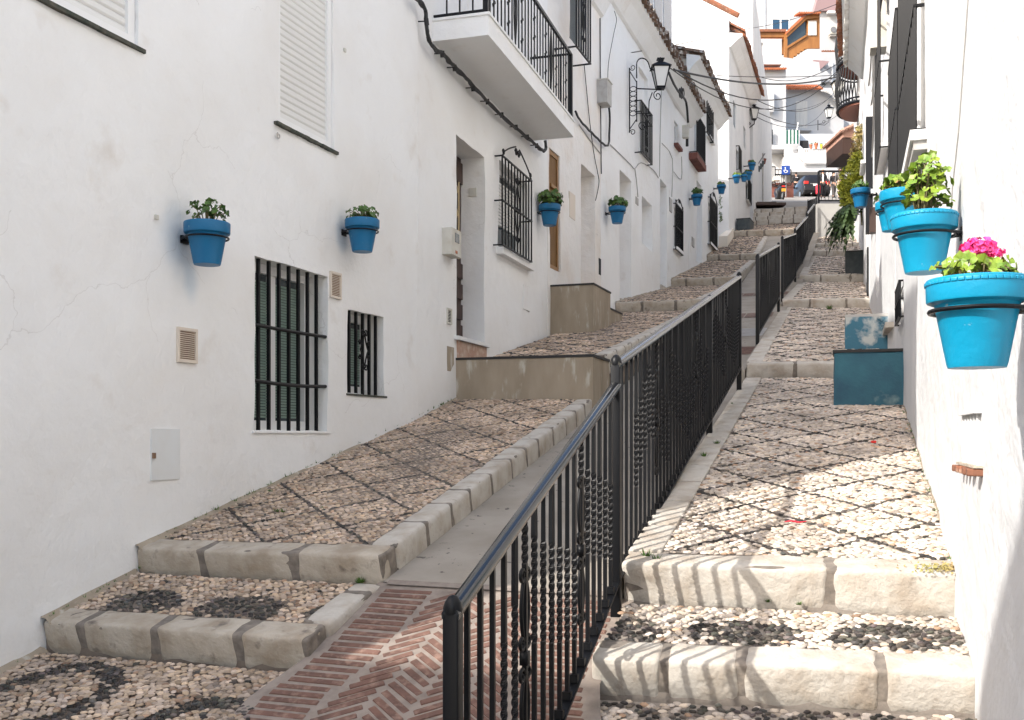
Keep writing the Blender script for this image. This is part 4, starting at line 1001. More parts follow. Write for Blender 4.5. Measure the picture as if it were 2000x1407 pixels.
w = simple_window(W4, h4, b4, 'tall upper window with a projecting grille beside the lantern', m='shutter'); q0, qz1 = W4.hit(1252, 196, .10); qz0 = W4.hit(1252, 297, .10)[1]
grille(W4, w, q0, W4.s(1273.5, .10), qz0, qz1, .10, 9, hz=(qz1 - .18,), r=.010)
w = simple_window(W4, h4, s4, 'small dark upper window', m='dark', sillm='brickred')
w = simple_window(W4, h4, a4, 'lower window with an arched grille'); grille(W4, w, a4[0] - .06, a4[1] + .06, a4[2] - .06, a4[3] + .06, .05, 8, hz=((a4[2] + a4[3]) / 2,), r=.010, crest=True)
plate_door(W4, h4, *W4.rect(1307, 1311.5, 386, 412), m='grey_box', knob=False)
plate_door(W4, h4, *W4.rect(1241, 1246, 384, 398), m='grey_box', knob=False, off=.01)
eave(W4, h4, .25, W4.len + .15, 6.72, over=.36, m='tile_old', ends='tile_white')
# glazed sun room above the eave
mb = MB(); W4.box(mb, 1.2, 6.6, 7.05, 9.6, -2.6, -.25); sr = mb.build('sunroom', 'white_pvc', h4)
mb = MB()
for i in range(6): W4.box(mb, 1.3 + i * .88, 2.08 + i * .88, 7.35, 9.5, -.25, -.243)
mb.build('glazing', 'glass_blue', sr)
mb = MB(); W4.box(mb, 1.0, 6.8, 9.6, 9.7, -2.8, .0); mb.build('sunroom_roof', 'iron_dull', sr)

# ------------------------------------------------------------------ house 5
d5 = O(W5, 1360.5, 1371, 351, 510, .28); a5 = O(W5, 1383, 1395, 395, 473, .10); b5 = O(W5, 1356, 1366, 222, 300, .12); c5 = O(W5, 1380, 1390, 190, 262, .1)
h5 = house('white house with two grey iron window cages under the eaves', W5, 0, W5.len, 3.0, 8.0, [d5, a5, b5, c5], step=.16, amp=.015)
panel(W5, h5, d5[0], d5[1], d5[2], d5[3], d5[4] - .02, 'plaster_blue')
w = simple_window(W5, h5, a5, 'lower window with an arched grille'); grille(W5, w, a5[0] - .07, a5[1] + .07, a5[2] - .06, a5[3] + .1, .06, 8, hz=((a5[2] + a5[3]) / 2,), r=.012, crest=True)
w = simple_window(W5, h5, b5, 'caged balcony window', sillm='brickred'); q0, qz1 = W5.hit(1361, 222, .16); qz0 = W5.hit(1361, 296, .16)[1]; grille(W5, w, q0, W5.s(1377, .16), qz0, qz1, .16, 8, r=.013, scroll=False, m='iron_dull')
mb = MB(); W5.box(mb, q0 - .05, W5.s(1377, .16) + .05, qz0 - .16, qz0 - .03, 0, .18); mb.build('balcony_slab', 'brickred', w)
w = simple_window(W5, h5, c5, 'upper window with a flat cage'); q0, qz1 = W5.hit(1381, 183, .08); qz0 = W5.hit(1381, 258, .08)[1]; grille(W5, w, q0, W5.s(1393, .08), qz0, qz1, .08, 6, hz=((qz0 + qz1) / 2,), r=.013, scroll=False, m='iron_dull')
plate_door(W5, h5, *W5.rect(1351, 1355, 463, 480), m='grey_box', knob=False)
eave(W5, h5, -.25, W5.len - .0, 7.78, over=.34, m='tile_old')
mb = MB(); mb.hexa([(5.10, 25.25, 3.8), (5.3, 25.2, 3.8), (6.02, 27.8, 4.6), (5.9, 27.8, 4.6), (5.10, 25.25, 4.9), (5.3, 25.2, 4.9), (6.02, 27.8, 5.62), (5.9, 27.8, 5.62)])
tag(mb.build('garden_wall', 'plaster_beige'), 'sloping beige plinth wall between two left houses below the last pots', 'wall')

# ------------------------------------------------------------------ house 7 : sunlit gable and street front
def facade_end(W, par, s0, s1, zb, zt, depth, m): pass
o7 = [O(W7, 1432, 1436.5, 195, 243, .12), O(W7, 1452, 1456, 245, 285, .12), O(W7, 1438, 1442, 290, 330, .1), O(W7, 1456.5, 1462, 352, 388, .1), O(W7, 1474, 1478, 346, 400, .2)]
h7 = house('white house with a sunlit gable end and a rust coloured tiled eave', W7, 0, W7.len, 4.2, 10.6, o7, m='plaster_sun', step=.25, amp=.01, depth=6)
mb = MB(); P = W7.P; pts = [(0, 10.6), (-6, 10.6), (-6, 11.9), (-3.2, 13.2), (.0, 10.98)]
n = len(pts); vs = [P(.0, z, o) for o, z in pts] + [P(.3, z, o) for o, z in pts]
mb.add(vs, [tuple(range(n)), tuple(range(2 * n - 1, n - 1, -1))] + [(i, i + n, (i + 1) % n + n, (i + 1) % n) for i in range(n)]); mb.build('gable', 'plaster_sun', h7)
mb = MB(); mb.tube([P(-.02, 11.02, .25), P(-.02, 13.26, -3.2)], .07, 6); mb.build('verge_tiles', 'tile', h7)
for i, o in enumerate(o7[:4]):
    w = simple_window(W7, h7, o, ['narrow upper window nearest the gable', 'narrow upper window further along', 'window with a black cage above the blue pots', 'low window with a black cage under the pots'][i], m='dark', fr='planter', sill=i > 1)
    if i > 1: grille(W7, w, o[0] - .05, o[1] + .05, o[2] - .03, o[3] + .05, .08, 6, r=.014, scroll=False)
panel(W7, h7, o7[4][0], o7[4][1], o7[4][2], o7[4][3], .18, 'plaster_blue')
eave(W7, h7, .02, W7.len + .1, 10.52, over=.42, m='tile', pitch=.66)
o8 = [O(W8, 1476, 1480, 225, 262, .1)]
h8 = house('plain bright white house beyond the tiled eave', W8, 0, W8.len, 6, 14.5, [], m='plaster_sun', step=.6, amp=.02)
# ------------------------------------------------------------------ right side of the street
RB, RBs = [], []
LOWW = (RW1.s(1884), RW1.s(1921)); 
ga = (RW1.s(1807), RW1.s(1772)); ga = (min(ga), max(ga)); gzl = RW1.hit(1807, 262)[1]; gA = (*ga, gzl + .02, gzl + 1.9, .12)
gb = sorted((RW1.s(1766), RW1.s(1750))); gzb_ = RW1.hit(1766, 330)[1]; gB = (*gb, gzb_, gzb_ + 1.25, .12)
lw = sorted((RW1.s(1766), RW1.s(1757.5))); lz = RW1.hit(1766, 618)[1]; lz1 = RW1.hit(1766, 548)[1]
r1 = house('long sunlit white wall with the blue flower pots on the right', RW1, 0, RW1.len, -2.2, 7.4, [gA, gB, (lw[0], lw[1], lz, lz1, .06)], m='plaster_sun', step=.13, amp=.022)
w = simple_window(RW1, r1, gA, 'nearest tall window with a black grille', m='glass')
grille(RW1, w, ga[0] - .02, ga[1] + .05, gzl + .02, gzl + 1.85, .052, 14, hz=(gzl + .70,), r=.010, scroll=False)
mb = MB(); RW1.box(mb, ga[0] - .03, ga[1] + .06, gzl - .09, gzl - .012, -.02, .062); mb.build('sill_block', 'grey_box', w)
w = simple_window(RW1, r1, gB, 'second tall window with a black grille', m='glass', sill=False)
grille(RW1, w, gb[0] - .02, gb[1] + .05, gzb_ - .1, gzb_ + 1.2, .055, 12, hz=(gzb_ + .45,), r=.011, scroll=False)
w = simple_window(RW1, r1, (lw[0], lw[1], lz, lz1, .06), 'small dark grated window low on the wall', m='dark', sill=False); grille(RW1, w, lw[0], lw[1], lz, lz1, .03, 9, hz=((lz + lz1) / 2,), r=.009, scroll=False)
# ribbed plaster vent with a brick ledge
q0, q1 = sorted((RW1.s(1886), RW1.s(1921))); vz1 = RW1.hit(1903, 803)[1]; vz0 = RW1.hit(1903, 912)[1]
v_ = empty('vent', tuple(RW1.P(q0, vz0)), 'ribbed vent with a brick ledge under the nearest pot'); v_.location -= wloc(r1); v_.parent = r1
mb = MB(); RW1.box(mb, q0, q1, vz1 - .012, vz1, -.01, .028)
for i in range(6): s = q0 + (q1 - q0) * (i + .5) / 6; RW1.box(mb, s - .007, s + .007, vz0, vz1 - .013, -.01, .016)
mb.build('vent_ribs', 'plaster_sun', v_)
for i in range(5): mb = MB(); s = q0 - .02 + (q1 - q0 + .06) * (i + .5) / 5; mb.stone(RW1.P(s, vz0 - .012, .012), RW1.d * .023, RW1.n * .034, Vector((0, 0, .012)), b=.005, amp=.002, seed=i); mb.build('ledge_brick', 'tile', v_)
mb = MB(); RW1.box(mb, q0 + .01, q1 + .02, vz0 + .002, vz0 + .010, 0, .03); mb.build('tile_cap', 'stone_dark', v_)
# low slanted sill near the blue doorsteps
mb = MB(); s0, z0 = RW1.hit(1745, 633); s1 = RW1.s(1733); RW1.box(mb, min(s0, s1), max(s0, s1), z0 - .03, z0 + .02, -.02, .07); mb.build('low_sill', 'stone', r1)
# thin hanging wire on the sunlit wall
def w_pts(W, pts, off=.02): return [W.P(*W.hit(px, py, off), off) for px, py in pts]
mb = MB(); mb.tube(w_pts(RW1, [(1891, -5), (1882, 120), (1872, 260), (1860, 370), (1853, 480)], .008), .0025, 4); tag(mb.build('wall_cable', 'cable_grey'), 'thin pale wire running down the sunlit wall above the pots', 'cable')

dR2 = (RW2.s(1736), RW2.s(1729), 2.0, 4.2, .15)
wR2 = [(.9, 1.9, 2.9, 4.6, .12), (3.1, 4.0, 1.75, 3.9, .18), (5.1, 5.9, 3.4, 5.0, .12)]
r2 = house('white house behind the far right hanging pot with loose wires', RW2, 0, RW2.len, .0, 7.2, wR2, m='plaster_sun', step=.25, amp=.02)
w = simple_window(RW2, r2, wR2[0], 'shaded window beside the loose wires', m='glass'); grille(RW2, w, .85, 1.95, 2.85, 4.6, .09, 9, hz=(3.7,), r=.010, scroll=False)
panel(RW2, r2, *wR2[1][:4], .16, 'wood_dark')
simple_window(RW2, r2, wR2[2], 'upper window near the white tiled eave')
mb = MB(); s, z = RW2.hit(1697, 330, .05); RW2.box(mb, s - .1, s + .1, z - .9, z + .7, .0, .09); mb.build('black_shutter', 'iron_dull', r2)
mb = MB(); s, z = RW2.hit(1711, 45, .1); RW2.box(mb, s - .12, s + .12, z - .30, z + .28, 0, .16); mb.build('junction_box', 'meter', r2)
mb = MB(); s, z = RW2.hit(1703, 440, .05); RW2.box(mb, s - .05, s + .1, z - .1, z + .22, 0, .08); mb.build('bracket', 'wood_dark', r2)
for a, b, c, d, sag, r in ((.6, 6.2, 5.8, 5.2, .25, .014), (.8, 5.2, 5.4, 4.6, .35, .012), (1.5, 4.9, 5.6, 3.8, .2, .012), (.4, 3.6, 4.4, 4.4, .15, .01)):
    mb = MB(); mb.tube([RW2.P(a + (b - a) * t, c + (d - c) * t - sag * math.sin(math.pi * t), .05 + .03 * math.sin(5 * t)) for t in [i / 16 for i in range(17)]], r, 5)
    tag(mb.build('wall_cable', 'cable_grey' if r > .011 else 'cable'), 'loose sagging wires on the white wall past the right window grilles', 'cable', 'loose wires on the right wall')
r3 = house('white house with the limewashed tile eave on the right', RW3, 0, RW3.len, 1.2, 7.1, [(1.2, 2.0, 3.0, 5.0, .2), (2.6, 3.4, 4.8, 6.2, .12)], m='plaster_sun', step=.3, amp=.02)
panel(RW3, r3, 1.2, 2.0, 3.0, 5.0, .18, 'wood_dark'); simple_window(RW3, r3, (2.6, 3.4, 4.8, 6.2, .12), 'upper window on the street side')
eave(RW3, r3, -1.5, RW3.len + .3, 7.15, over=.34, m='tile_white')
mb = MB(); s, z = RW3.hit(1689, 540); RW3.box(mb, .4, .7, 2.0, 2.9, 0, .03); mb.build('low_hatch', 'dark', r3)
r4 = house('white house behind the climbing plants', RW4, 0, RW4.len, 2.0, 8.7, [(1.2, 2.1, 4.6, 6.6, .15)], m='plaster_sun', step=.3, amp=.02)
panel(RW4, r4, 1.2, 2.1, 4.6, 6.6, .13, 'glass'); eave(RW4, r4, .3, RW4.len + .2, 8.85, over=.50, m='tile')
r5 = house('white house carrying two round iron balconies', RW5, 0, RW5.len, 3.5, 13.5, [(1.0, 1.9, 8.0, 10, .15)], m='plaster_sun', step=.35, amp=.02)
for k, (py, lab) in enumerate(((216, 'lower round balcony with brown boards and a black cage'), (132, 'upper round balcony with brown boards and a black cage'))):
    sc = 1.7; zc = (HY - py) / 2000 * RW5.P(sc, 0).y; b_ = empty('balcony', tuple(RW5.P(sc, zc)), lab); b_.location -= wloc(r5); b_.parent = r5; rr = .50
    ring = [(sc + math.cos(t) * rr * 1.5, math.sin(t) * rr) for t in [math.pi * i / 20 for i in range(21)]]
    mb = MB(); n = 21; mb.add([RW5.P(s, zc + .0, o - .02) for s, o in ring] + [RW5.P(s, zc - .07, o * .9 - .02) for s, o in ring], [tuple(range(n)), tuple(range(2 * n - 1, n - 1, -1))] + [(i, i + 1, n + i + 1, n + i) for i in range(n - 1)]); mb.build('floor_boards', 'wood_brown', b_)
    mb = MB(); mb.tube([RW5.P(s, zc + .0, o) for s, o in ring], .035, 6)
    for z in (.1, .95): mb.tube([RW5.P(s, zc + z, o) for s, o in ring], .022, 5)
    for i in range(1, 20, 1): s, o = ring[i]; mb.tube([RW5.P(s, zc, o), RW5.P(s, zc + .5, o + .05), RW5.P(s, zc + .95, o)], .016, 4)
    mb.build('cage', 'iron_dull', b_)
mb = MB(); sc = 1.7; mb.tube([RW5.P(sc + .6, 9.4, .5), RW5.P(sc + .6, 10.9, .5)], .02, 5)
RW6 = Wall((9.62, 28.0), (27.5, 84), -1)
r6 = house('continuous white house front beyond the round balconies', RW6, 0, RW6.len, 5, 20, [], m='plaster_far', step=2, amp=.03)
# porch
pr = empty('porch', (9.2, 30, 9), 'small brick porch roof with pale tiles above the climbing plant', 'porch roof')
Y = 30.0; A = at(1633, 290, Y); B_ = at(1668, 236, Y); x0, x1 = A.x, B_.x; zb, zt = A.z, B_.z
mb = MB(); mb.hexa([(x0 + .2, Y, zb + .32), (x1 + .3, Y, zb + .32), (x1 + .3, Y + 1.6, zb + .32), (x0 + .2, Y + 1.6, zb + .32), (x0 + .2, Y, zb + .50), (x1 + .3, Y, zb + .72), (x1 + .3, Y + 1.6, zb + .72), (x0 + .2, Y + 1.6, zb + .5)]); mb.build('brick_side', 'tile_pink', pr)
mb = MB(); mb.hexa([(x0 + .2, Y + .02, zb - .15), (x1 + .3, Y + .02, zb - .15), (x1 + .3, Y + 1.6, zb - .15), (x0 + .2, Y + 1.6, zb - .15), (x0 + .2, Y + .02, zb + .31), (x1 + .3, Y + .02, zb + .31), (x1 + .3, Y + 1.6, zb + .31), (x0 + .2, Y + 1.6, zb + .31)]); mb.build('timber_soffit', 'wood_dark', pr)
mb = MB()
for i in range(7): mb.tube([(x0 + .16 + i * .10, Y - .12, zb + .50 + i * .048), (x0 + .16 + i * .10, Y + 1.7, zb + .50 + i * .048)], .055, 8)
mb.tube([(x0 + .1, Y - .1, zb + .47), (x1 + .3, Y - .1, zb + .80)], .04, 6); mb.build('tiles', 'tile_pink', pr)

# ------------------------------------------------------------------ house out of frame on the left whose sloping gable shades the street
W0 = Wall((-2.965, 2.5), (-.778, 8.41), 1); sy = lambda y: (y - 2.5) / W0.d.y
mb = MB(); W0.poly(mb, [(sy(2.79), -2.2), (sy(2.79), .82), (sy(-1.35), 4.75), (sy(-7), 5.2), (sy(-7), -2.6)], -4.5, 0)
near = empty('white_house', tuple(W0.P(sy(-2), -2.2)), 'white house with a sloping parapet standing left of the camera', 'house'); mb.build('wall', 'plaster', near)
mb = MB(); W0.box(mb, sy(-2), sy(-1), -1.9, .3, -.02, .02); mb.build('door', 'wood_dark', near)

# ------------------------------------------------------------------ buildings round the far square (each at its own distance)
def far_block(par, name, m, px0, py0, px1, py1, Y, th=3.0, dz0=0):
    a = at(px0, py1, Y); b = at(px1, py0, Y); mb = MB(); mb.box(a.x, b.x, Y, Y + th, a.z - dz0, b.z); return mb.build(name, m, par)
def far_poly(par, name, m, pts, Y, th=.2, dy=0):
    q = [at(x, y, Y) for x, y in pts]; n = len(q); mb = MB()
    mb.add([(p.x, Y + dy, p.z) for p in q] + [(p.x, Y + dy + th, p.z) for p in q], [tuple(range(n))[::-1], tuple(range(n, 2 * n))] + [(i, (i + 1) % n, (i + 1) % n + n, i + n) for i in range(n)])
    return mb.build(name, m, par)
def far_window(par, px0, py0, px1, py1, Y, m='glass_blue', label=None):
    r = empty('window', tuple(at(px0, py1, Y)), label); r.location -= wloc(par); r.parent = par
    a = at(px0, py1, Y); b = at(px1, py0, Y); w = (b.x - a.x) * .08; mb = MB(); mb.box(a.x, b.x, Y - .06, Y + .01, a.z, a.z + w); mb.box(a.x, b.x, Y - .06, Y + .01, b.z - w * 1.6, b.z)
    for x in (a.x, (a.x + b.x) / 2 - w / 2, b.x - w): mb.box(x, x + w, Y - .055, Y + .01, a.z + w, b.z - w * 1.6)
    mb.build('frame', 'white_pvc', r); mb = MB(); mb.box(a.x + w / 2, b.x - w / 2, Y - .02, Y - .005, a.z + w / 2, b.z - w); mb.build('pane', m, r); return r
def far_tiles(par, px0, px1, py0, py1, Y, rows, m='tile', drop=0, name='roof_tiles', slope=1.0):
    """tile edge seen from in front: barrels running back and up from the eave"""
    a = at(px0, py1, Y); b = at(px1, py0, Y); n = rows; mb = MB(); h = b.z - a.z
    for i in range(n):
        t = (i + .5) / n; x = a.x + (b.x - a.x) * t; dz = -drop * t * t * h; r = (b.x - a.x) / n * .5
        for k in range(3): mb.tube([(x, Y - .3 + k * .55, a.z + dz + h * .33 * k + .02), (x, Y + .35 + k * .55, a.z + dz + h * .33 * (k + 1.05) + .0)], r, 8, rs=[r, r * .8])
    return mb.build(name, m, par)
def far_house(label, px, py, Y, name='white_house', cat='house'): return empty(name, tuple(at(px, py, Y)), label, cat)
f1 = far_house('highest white block at the top of the street with two white framed windows', 1500, 120, 115)
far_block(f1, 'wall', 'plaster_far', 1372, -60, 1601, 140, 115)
far_window(f1, 1431, 34, 1465, 62, 115, label='left white framed window'); far_window(f1, 1506, 34, 1543, 62, 115, label='right white framed window')
far_block(f1, 'downpipe', 'plaster_blue', 1493, -60, 1495, 130, 114.9, .12)
f5 = far_house('white house wall carrying the air conditioner, under a mauve sheet roof', 1620, 150, 106)
far_block(f5, 'wall', 'plaster_far', 1600, 24, 1668, 200, 106); far_poly(f5, 'roof', 'roof_mauve', [(1590, 22), (1600, -14), (1672, -30), (1672, 18)], 105.6, 1.2)
far_block(f5, 'gutter', 'white_pvc', 1617, 21, 1650, 25, 105.3, .4); far_tiles(f5, 1604, 1645, 93, 103, 105.6, 9, 'tile')
far_block(f5, 'parapet', 'plaster_far', 1603, 102, 1650, 125, 105, 1.0)
ac = empty('air_conditioner', tuple(at(1632, 66, 105.5)), 'white air conditioner hanging on the far white wall', 'air conditioner'); far_block(ac, 'casing', 'meter', 1621, 51, 1639, 66, 105.3, .6)
mb = MB(); c = at(1628, 58, 105.25); mb.tube([(c.x, 105.31, c.z), (c.x, 105.22, c.z)], .30, 14); mb.build('fan', 'garage', ac); far_block(ac, 'bracket', 'grey_box', 1622, 67, 1636, 70, 105.4, .5)
ga_ = far_house('orange timber gallery climbing over the far roofs', 1560, 110, 100, 'wooden_gallery', 'gallery')
far_block(ga_, 'roof_beam', 'wood_orange', 1449, 62, 1536, 73, 100, 1.5); far_block(ga_, 'roof_cap', 'tile', 1449, 57, 1536, 62, 99.8, 1.8); far_block(ga_, 'eave_board', 'tile_bright', 1452, 73, 1532, 76, 100.1, 1.0)
far_block(ga_, 'post', 'wood_orange', 1532, 70, 1538, 113, 99.8, .3)
far_poly(ga_, 'sloping_roof', 'wood_orange', [(1534, 66), (1573, 30), (1601, 26), (1601, 34), (1575, 38), (1536, 74)], 99.7, 1.6); far_poly(ga_, 'sloping_cap', 'tile_bright', [(1534, 63), (1573, 26), (1575, 31), (1536, 67)], 99.6, 1.7)
far_poly(ga_, 'sloping_glass', 'glass', [(1538, 73), (1573, 42), (1573, 72), (1538, 94)], 100, .2); far_poly(ga_, 'stair_panel', 'wood_orange', [(1538, 94), (1576, 70), (1576, 96), (1570, 96), (1570, 100), (1563, 100), (1563, 104), (1557, 104), (1557, 109), (1550, 109), (1550, 114), (1538, 114)], 99.9, .4)
far_poly(ga_, 'hand_beam', 'wood_orange', [(1538, 90), (1576, 67), (1576, 71), (1538, 95)], 99.75, .2)
far_block(ga_, 'bay', 'wood_orange', 1576, 34, 1601, 95, 99.9, 1.5); far_block(ga_, 'bay_glass', 'curtain', 1579, 41, 1595, 69, 99.8, .15); far_block(ga_, 'back_wall', 'wood_orange', 1527, 76, 1533, 106, 100.6, .3)
far_tiles(ga_, 1558, 1602, 20, 28, 99.6, 10, 'tile_bright')
st = far_house('white stepped wall rising under the orange gallery', 1575, 130, 98.5, 'stepped_wall', 'wall'); far_poly(st, 'wall', 'plaster_far', [(1550, 160), (1550, 113), (1558, 109), (1564, 104), (1571, 99), (1577, 96), (1604, 96), (1606, 130), (1625, 150), (1625, 160)], 98.5, 1.5)
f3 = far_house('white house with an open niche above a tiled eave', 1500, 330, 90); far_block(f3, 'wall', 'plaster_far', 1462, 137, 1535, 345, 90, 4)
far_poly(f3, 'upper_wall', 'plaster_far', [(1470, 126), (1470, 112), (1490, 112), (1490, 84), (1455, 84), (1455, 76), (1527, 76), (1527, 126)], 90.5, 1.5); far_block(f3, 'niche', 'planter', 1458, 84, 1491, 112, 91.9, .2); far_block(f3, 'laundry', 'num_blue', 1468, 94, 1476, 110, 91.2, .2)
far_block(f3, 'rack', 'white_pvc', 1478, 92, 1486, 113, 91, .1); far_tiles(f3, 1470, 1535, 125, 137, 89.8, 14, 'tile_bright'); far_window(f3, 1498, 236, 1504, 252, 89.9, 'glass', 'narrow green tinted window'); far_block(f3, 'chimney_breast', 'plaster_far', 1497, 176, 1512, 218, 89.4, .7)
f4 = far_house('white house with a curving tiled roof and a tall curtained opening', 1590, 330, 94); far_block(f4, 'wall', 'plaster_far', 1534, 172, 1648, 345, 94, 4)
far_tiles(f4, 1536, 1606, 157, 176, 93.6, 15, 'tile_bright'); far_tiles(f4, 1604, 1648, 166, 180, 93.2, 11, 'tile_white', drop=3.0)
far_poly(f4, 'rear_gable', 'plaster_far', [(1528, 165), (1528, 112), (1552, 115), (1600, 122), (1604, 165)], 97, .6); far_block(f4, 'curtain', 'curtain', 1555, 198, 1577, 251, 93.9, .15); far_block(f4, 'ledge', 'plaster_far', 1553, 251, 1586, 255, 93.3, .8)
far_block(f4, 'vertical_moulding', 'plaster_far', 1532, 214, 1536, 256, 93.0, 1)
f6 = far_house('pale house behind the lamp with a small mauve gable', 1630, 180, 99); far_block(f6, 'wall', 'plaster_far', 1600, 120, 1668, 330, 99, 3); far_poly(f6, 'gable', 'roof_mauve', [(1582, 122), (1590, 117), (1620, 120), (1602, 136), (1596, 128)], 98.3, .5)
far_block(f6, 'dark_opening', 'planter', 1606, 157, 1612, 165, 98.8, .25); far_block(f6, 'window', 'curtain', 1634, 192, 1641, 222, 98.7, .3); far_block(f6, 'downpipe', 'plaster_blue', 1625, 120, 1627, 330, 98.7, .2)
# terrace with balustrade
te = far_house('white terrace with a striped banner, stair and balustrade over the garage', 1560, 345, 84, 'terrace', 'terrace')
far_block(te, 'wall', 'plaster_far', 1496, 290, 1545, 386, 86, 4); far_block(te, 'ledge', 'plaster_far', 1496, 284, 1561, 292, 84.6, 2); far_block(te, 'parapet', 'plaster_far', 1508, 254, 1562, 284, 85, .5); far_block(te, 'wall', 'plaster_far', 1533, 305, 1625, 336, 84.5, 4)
far_block(te, 'soffit_band', 'plaster_far', 1533, 320, 1640, 336, 84.2, 1); far_poly(te, 'stair_flank', 'plaster_far', [(1533, 322), (1533, 292), (1556, 292), (1570, 318), (1570, 322)], 84.3, .3)
far_block(te, 'garage_back', 'dark', 1545, 336, 1640, 388, 86, .5); far_block(te, 'garage_door', 'garage', 1546, 340, 1640, 388, 85.6, .2); far_block(te, 'doorway', 'dark', 1561, 275, 1579, 296, 85.2, .3); far_block(te, 'house_number', 'num_blue', 1566, 267, 1570, 270, 93.8, .1); far_block(te, 'rear_wall', 'plaster_blue', 1556, 262, 1640, 322, 85.6, .3)
mb = MB(); Yb = 84
def bar(x0, y0, x1, y1, r): a, b = at(x0, y0, Yb), at(x1, y1, Yb); mb.tube([a, b], r, 4)
bar(1559, 283, 1570, 294, .07); bar(1556, 300, 1570, 314, .07); bar(1570, 292, 1618, 292, .07); bar(1569, 319, 1620, 319, .09)
for i in range(6): bar(1560 + i * 1.9, 284 + i * 1.9, 1560 + i * 1.9, 304 + i * 1.9, .045)
for i in range(13): bar(1571 + i * 3.9, 292, 1571 + i * 3.9, 319, .05)
mb.build('balustrade', 'white_pvc', te)
mb = MB(); Yb = 84.7
for k in range(6): bar(1499 + k * 1.5, 255, 1499 + k * 1.5, 282, .03)
bar(1498, 254, 1508, 254, .05); bar(1507, 254, 1507, 282, .1); mb.build('black_rail', 'iron_dull', te)
for i in range(7): far_block(te, 'banner_stripe', 'flag_green' if i % 2 == 0 else 'flag_white', 1536 + i * 3.4, 254, 1539.3 + i * 3.4, 281, 83.8, .05)
mb = MB(); Yb = 83.7; bar(1557, 254, 1559, 240, .05); mb.build('pole', 'white_pvc', te)
for i, (x, y, m) in enumerate(((1584, 291, 'terracotta'), (1594, 291, 'terracotta'), (1604, 291, 'pot_yel'), (1614, 291, 'terracotta'))):
    r = empty('flower_pot', tuple(at(x, y, 83.6)), ['leftmost terracotta pot on the white balustrade', 'large terracotta pot second along the white balustrade', 'yellow pot on the white balustrade', 'rightmost terracotta pot on the white balustrade'][i], 'flower pot', 'small pots on the far balustrade'); p = at(x, y, 83.6); k = 1.0 if i != 1 else 1.3
    mb = MB(); mb.lathe([(.07 * k, 0), (.12 * k, .26 * k), (.14 * k, .26 * k), (.14 * k, .34 * k), (.11 * k, .33 * k)], tuple(p), 12); autosmooth(mb.build('pot', m, r))
    leafp = p + Vector((0, 0, .42 * k)); mb = MB()
    for q in range(14):
        c = leafp + Vector((random.gauss(0, .07), random.gauss(0, .05), random.gauss(0, .05))) ; a = Vector((random.gauss(0, 1), random.gauss(0, 1), random.gauss(0, 1))).normalized() * .07; b = a.orthogonal().normalized() * .05
        mb.add([c - a, c + b, c + a, c - b], [(0, 1, 2, 3)])
    mb.build('leaves', 'leaf_dk', r)
# things on the square
gw = empty('brick_planter_wall', tuple(at(1525, 385, 62)), 'low dark brick wall with a black gate behind the scooter', 'wall')
far_block(gw, 'brick_wall', 'brickred', 1500, 357, 1550, 388, 62.5, .5); far_block(gw, 'coping', 'tile_white', 1500, 355.5, 1514, 357.5, 62.3, .8)
mb = MB(); Yb = 62
for x0, x1, y0, y1 in ((1500, 1514, 326, 356), (1514, 1534, 341, 363), (1534, 1545, 332, 362), (1514, 1545, 332, 342)):
    for (a, b, c, d) in ((x0, y0, x1, y0), (x0, y1, x1, y1), (x0, y0, x0, y1), (x1, y0, x1, y1)): bar(a, b, c, d, .03)
    for k in range(1, 5): bar(x0 + (x1 - x0) * k / 5, y0, x0 + (x1 - x0) * k / 5, y1, .014)
mb.build('iron_gate', 'iron_dull', gw); far_block(gw, 'rear_door', 'wood_dark', 1500, 306, 1506, 356, 63.2, .3)
sg = empty('road_sign', tuple(at(1535, 385, 61)), 'square blue parking sign with a white wheelchair mark', 'road sign'); far_block(sg, 'sign_plate', 'blue_sign', 1527, 324, 1543, 341, 61, .05); mb = MB(); Yb = 60.9
c = at(1535, 334, Yb); mb.tube([c + Vector((math.cos(a) * .11, 0, math.sin(a) * .11)) for a in [R(150 + 24 * i) for i in range(10)]], .018, 4); mb.tube([at(1534, 329, Yb), at(1534, 333, Yb), at(1536.6, 333, Yb), at(1538, 336, Yb)], .02, 4); mb.box(at(1533.6, 0, Yb).x - .03, at(1533.6, 0, Yb).x + .03, Yb - .01, Yb + .01, at(0, 328.6, Yb).z, at(0, 327, Yb).z); mb.build('wheelchair_mark', 'sign_white', sg)
mb = MB(); Yb = 61.08; bar(1535, 341, 1535, 385, .035); mb.build('sign_post', 'garage', sg)
bx = tag(far_block(None, 'cardboard_box', 'vent_frame', 1512, 345, 1524, 352, 61.6, .4), 'brown cardboard box resting on the dark brick wall', 'box')
far_wl = far_house('white boundary wall closing the right side of the far square', 1640, 390, 78, 'boundary_wall', 'wall'); far_block(far_wl, 'wall', 'plaster_far', 1618, 325, 1680, 395, 80, .6)
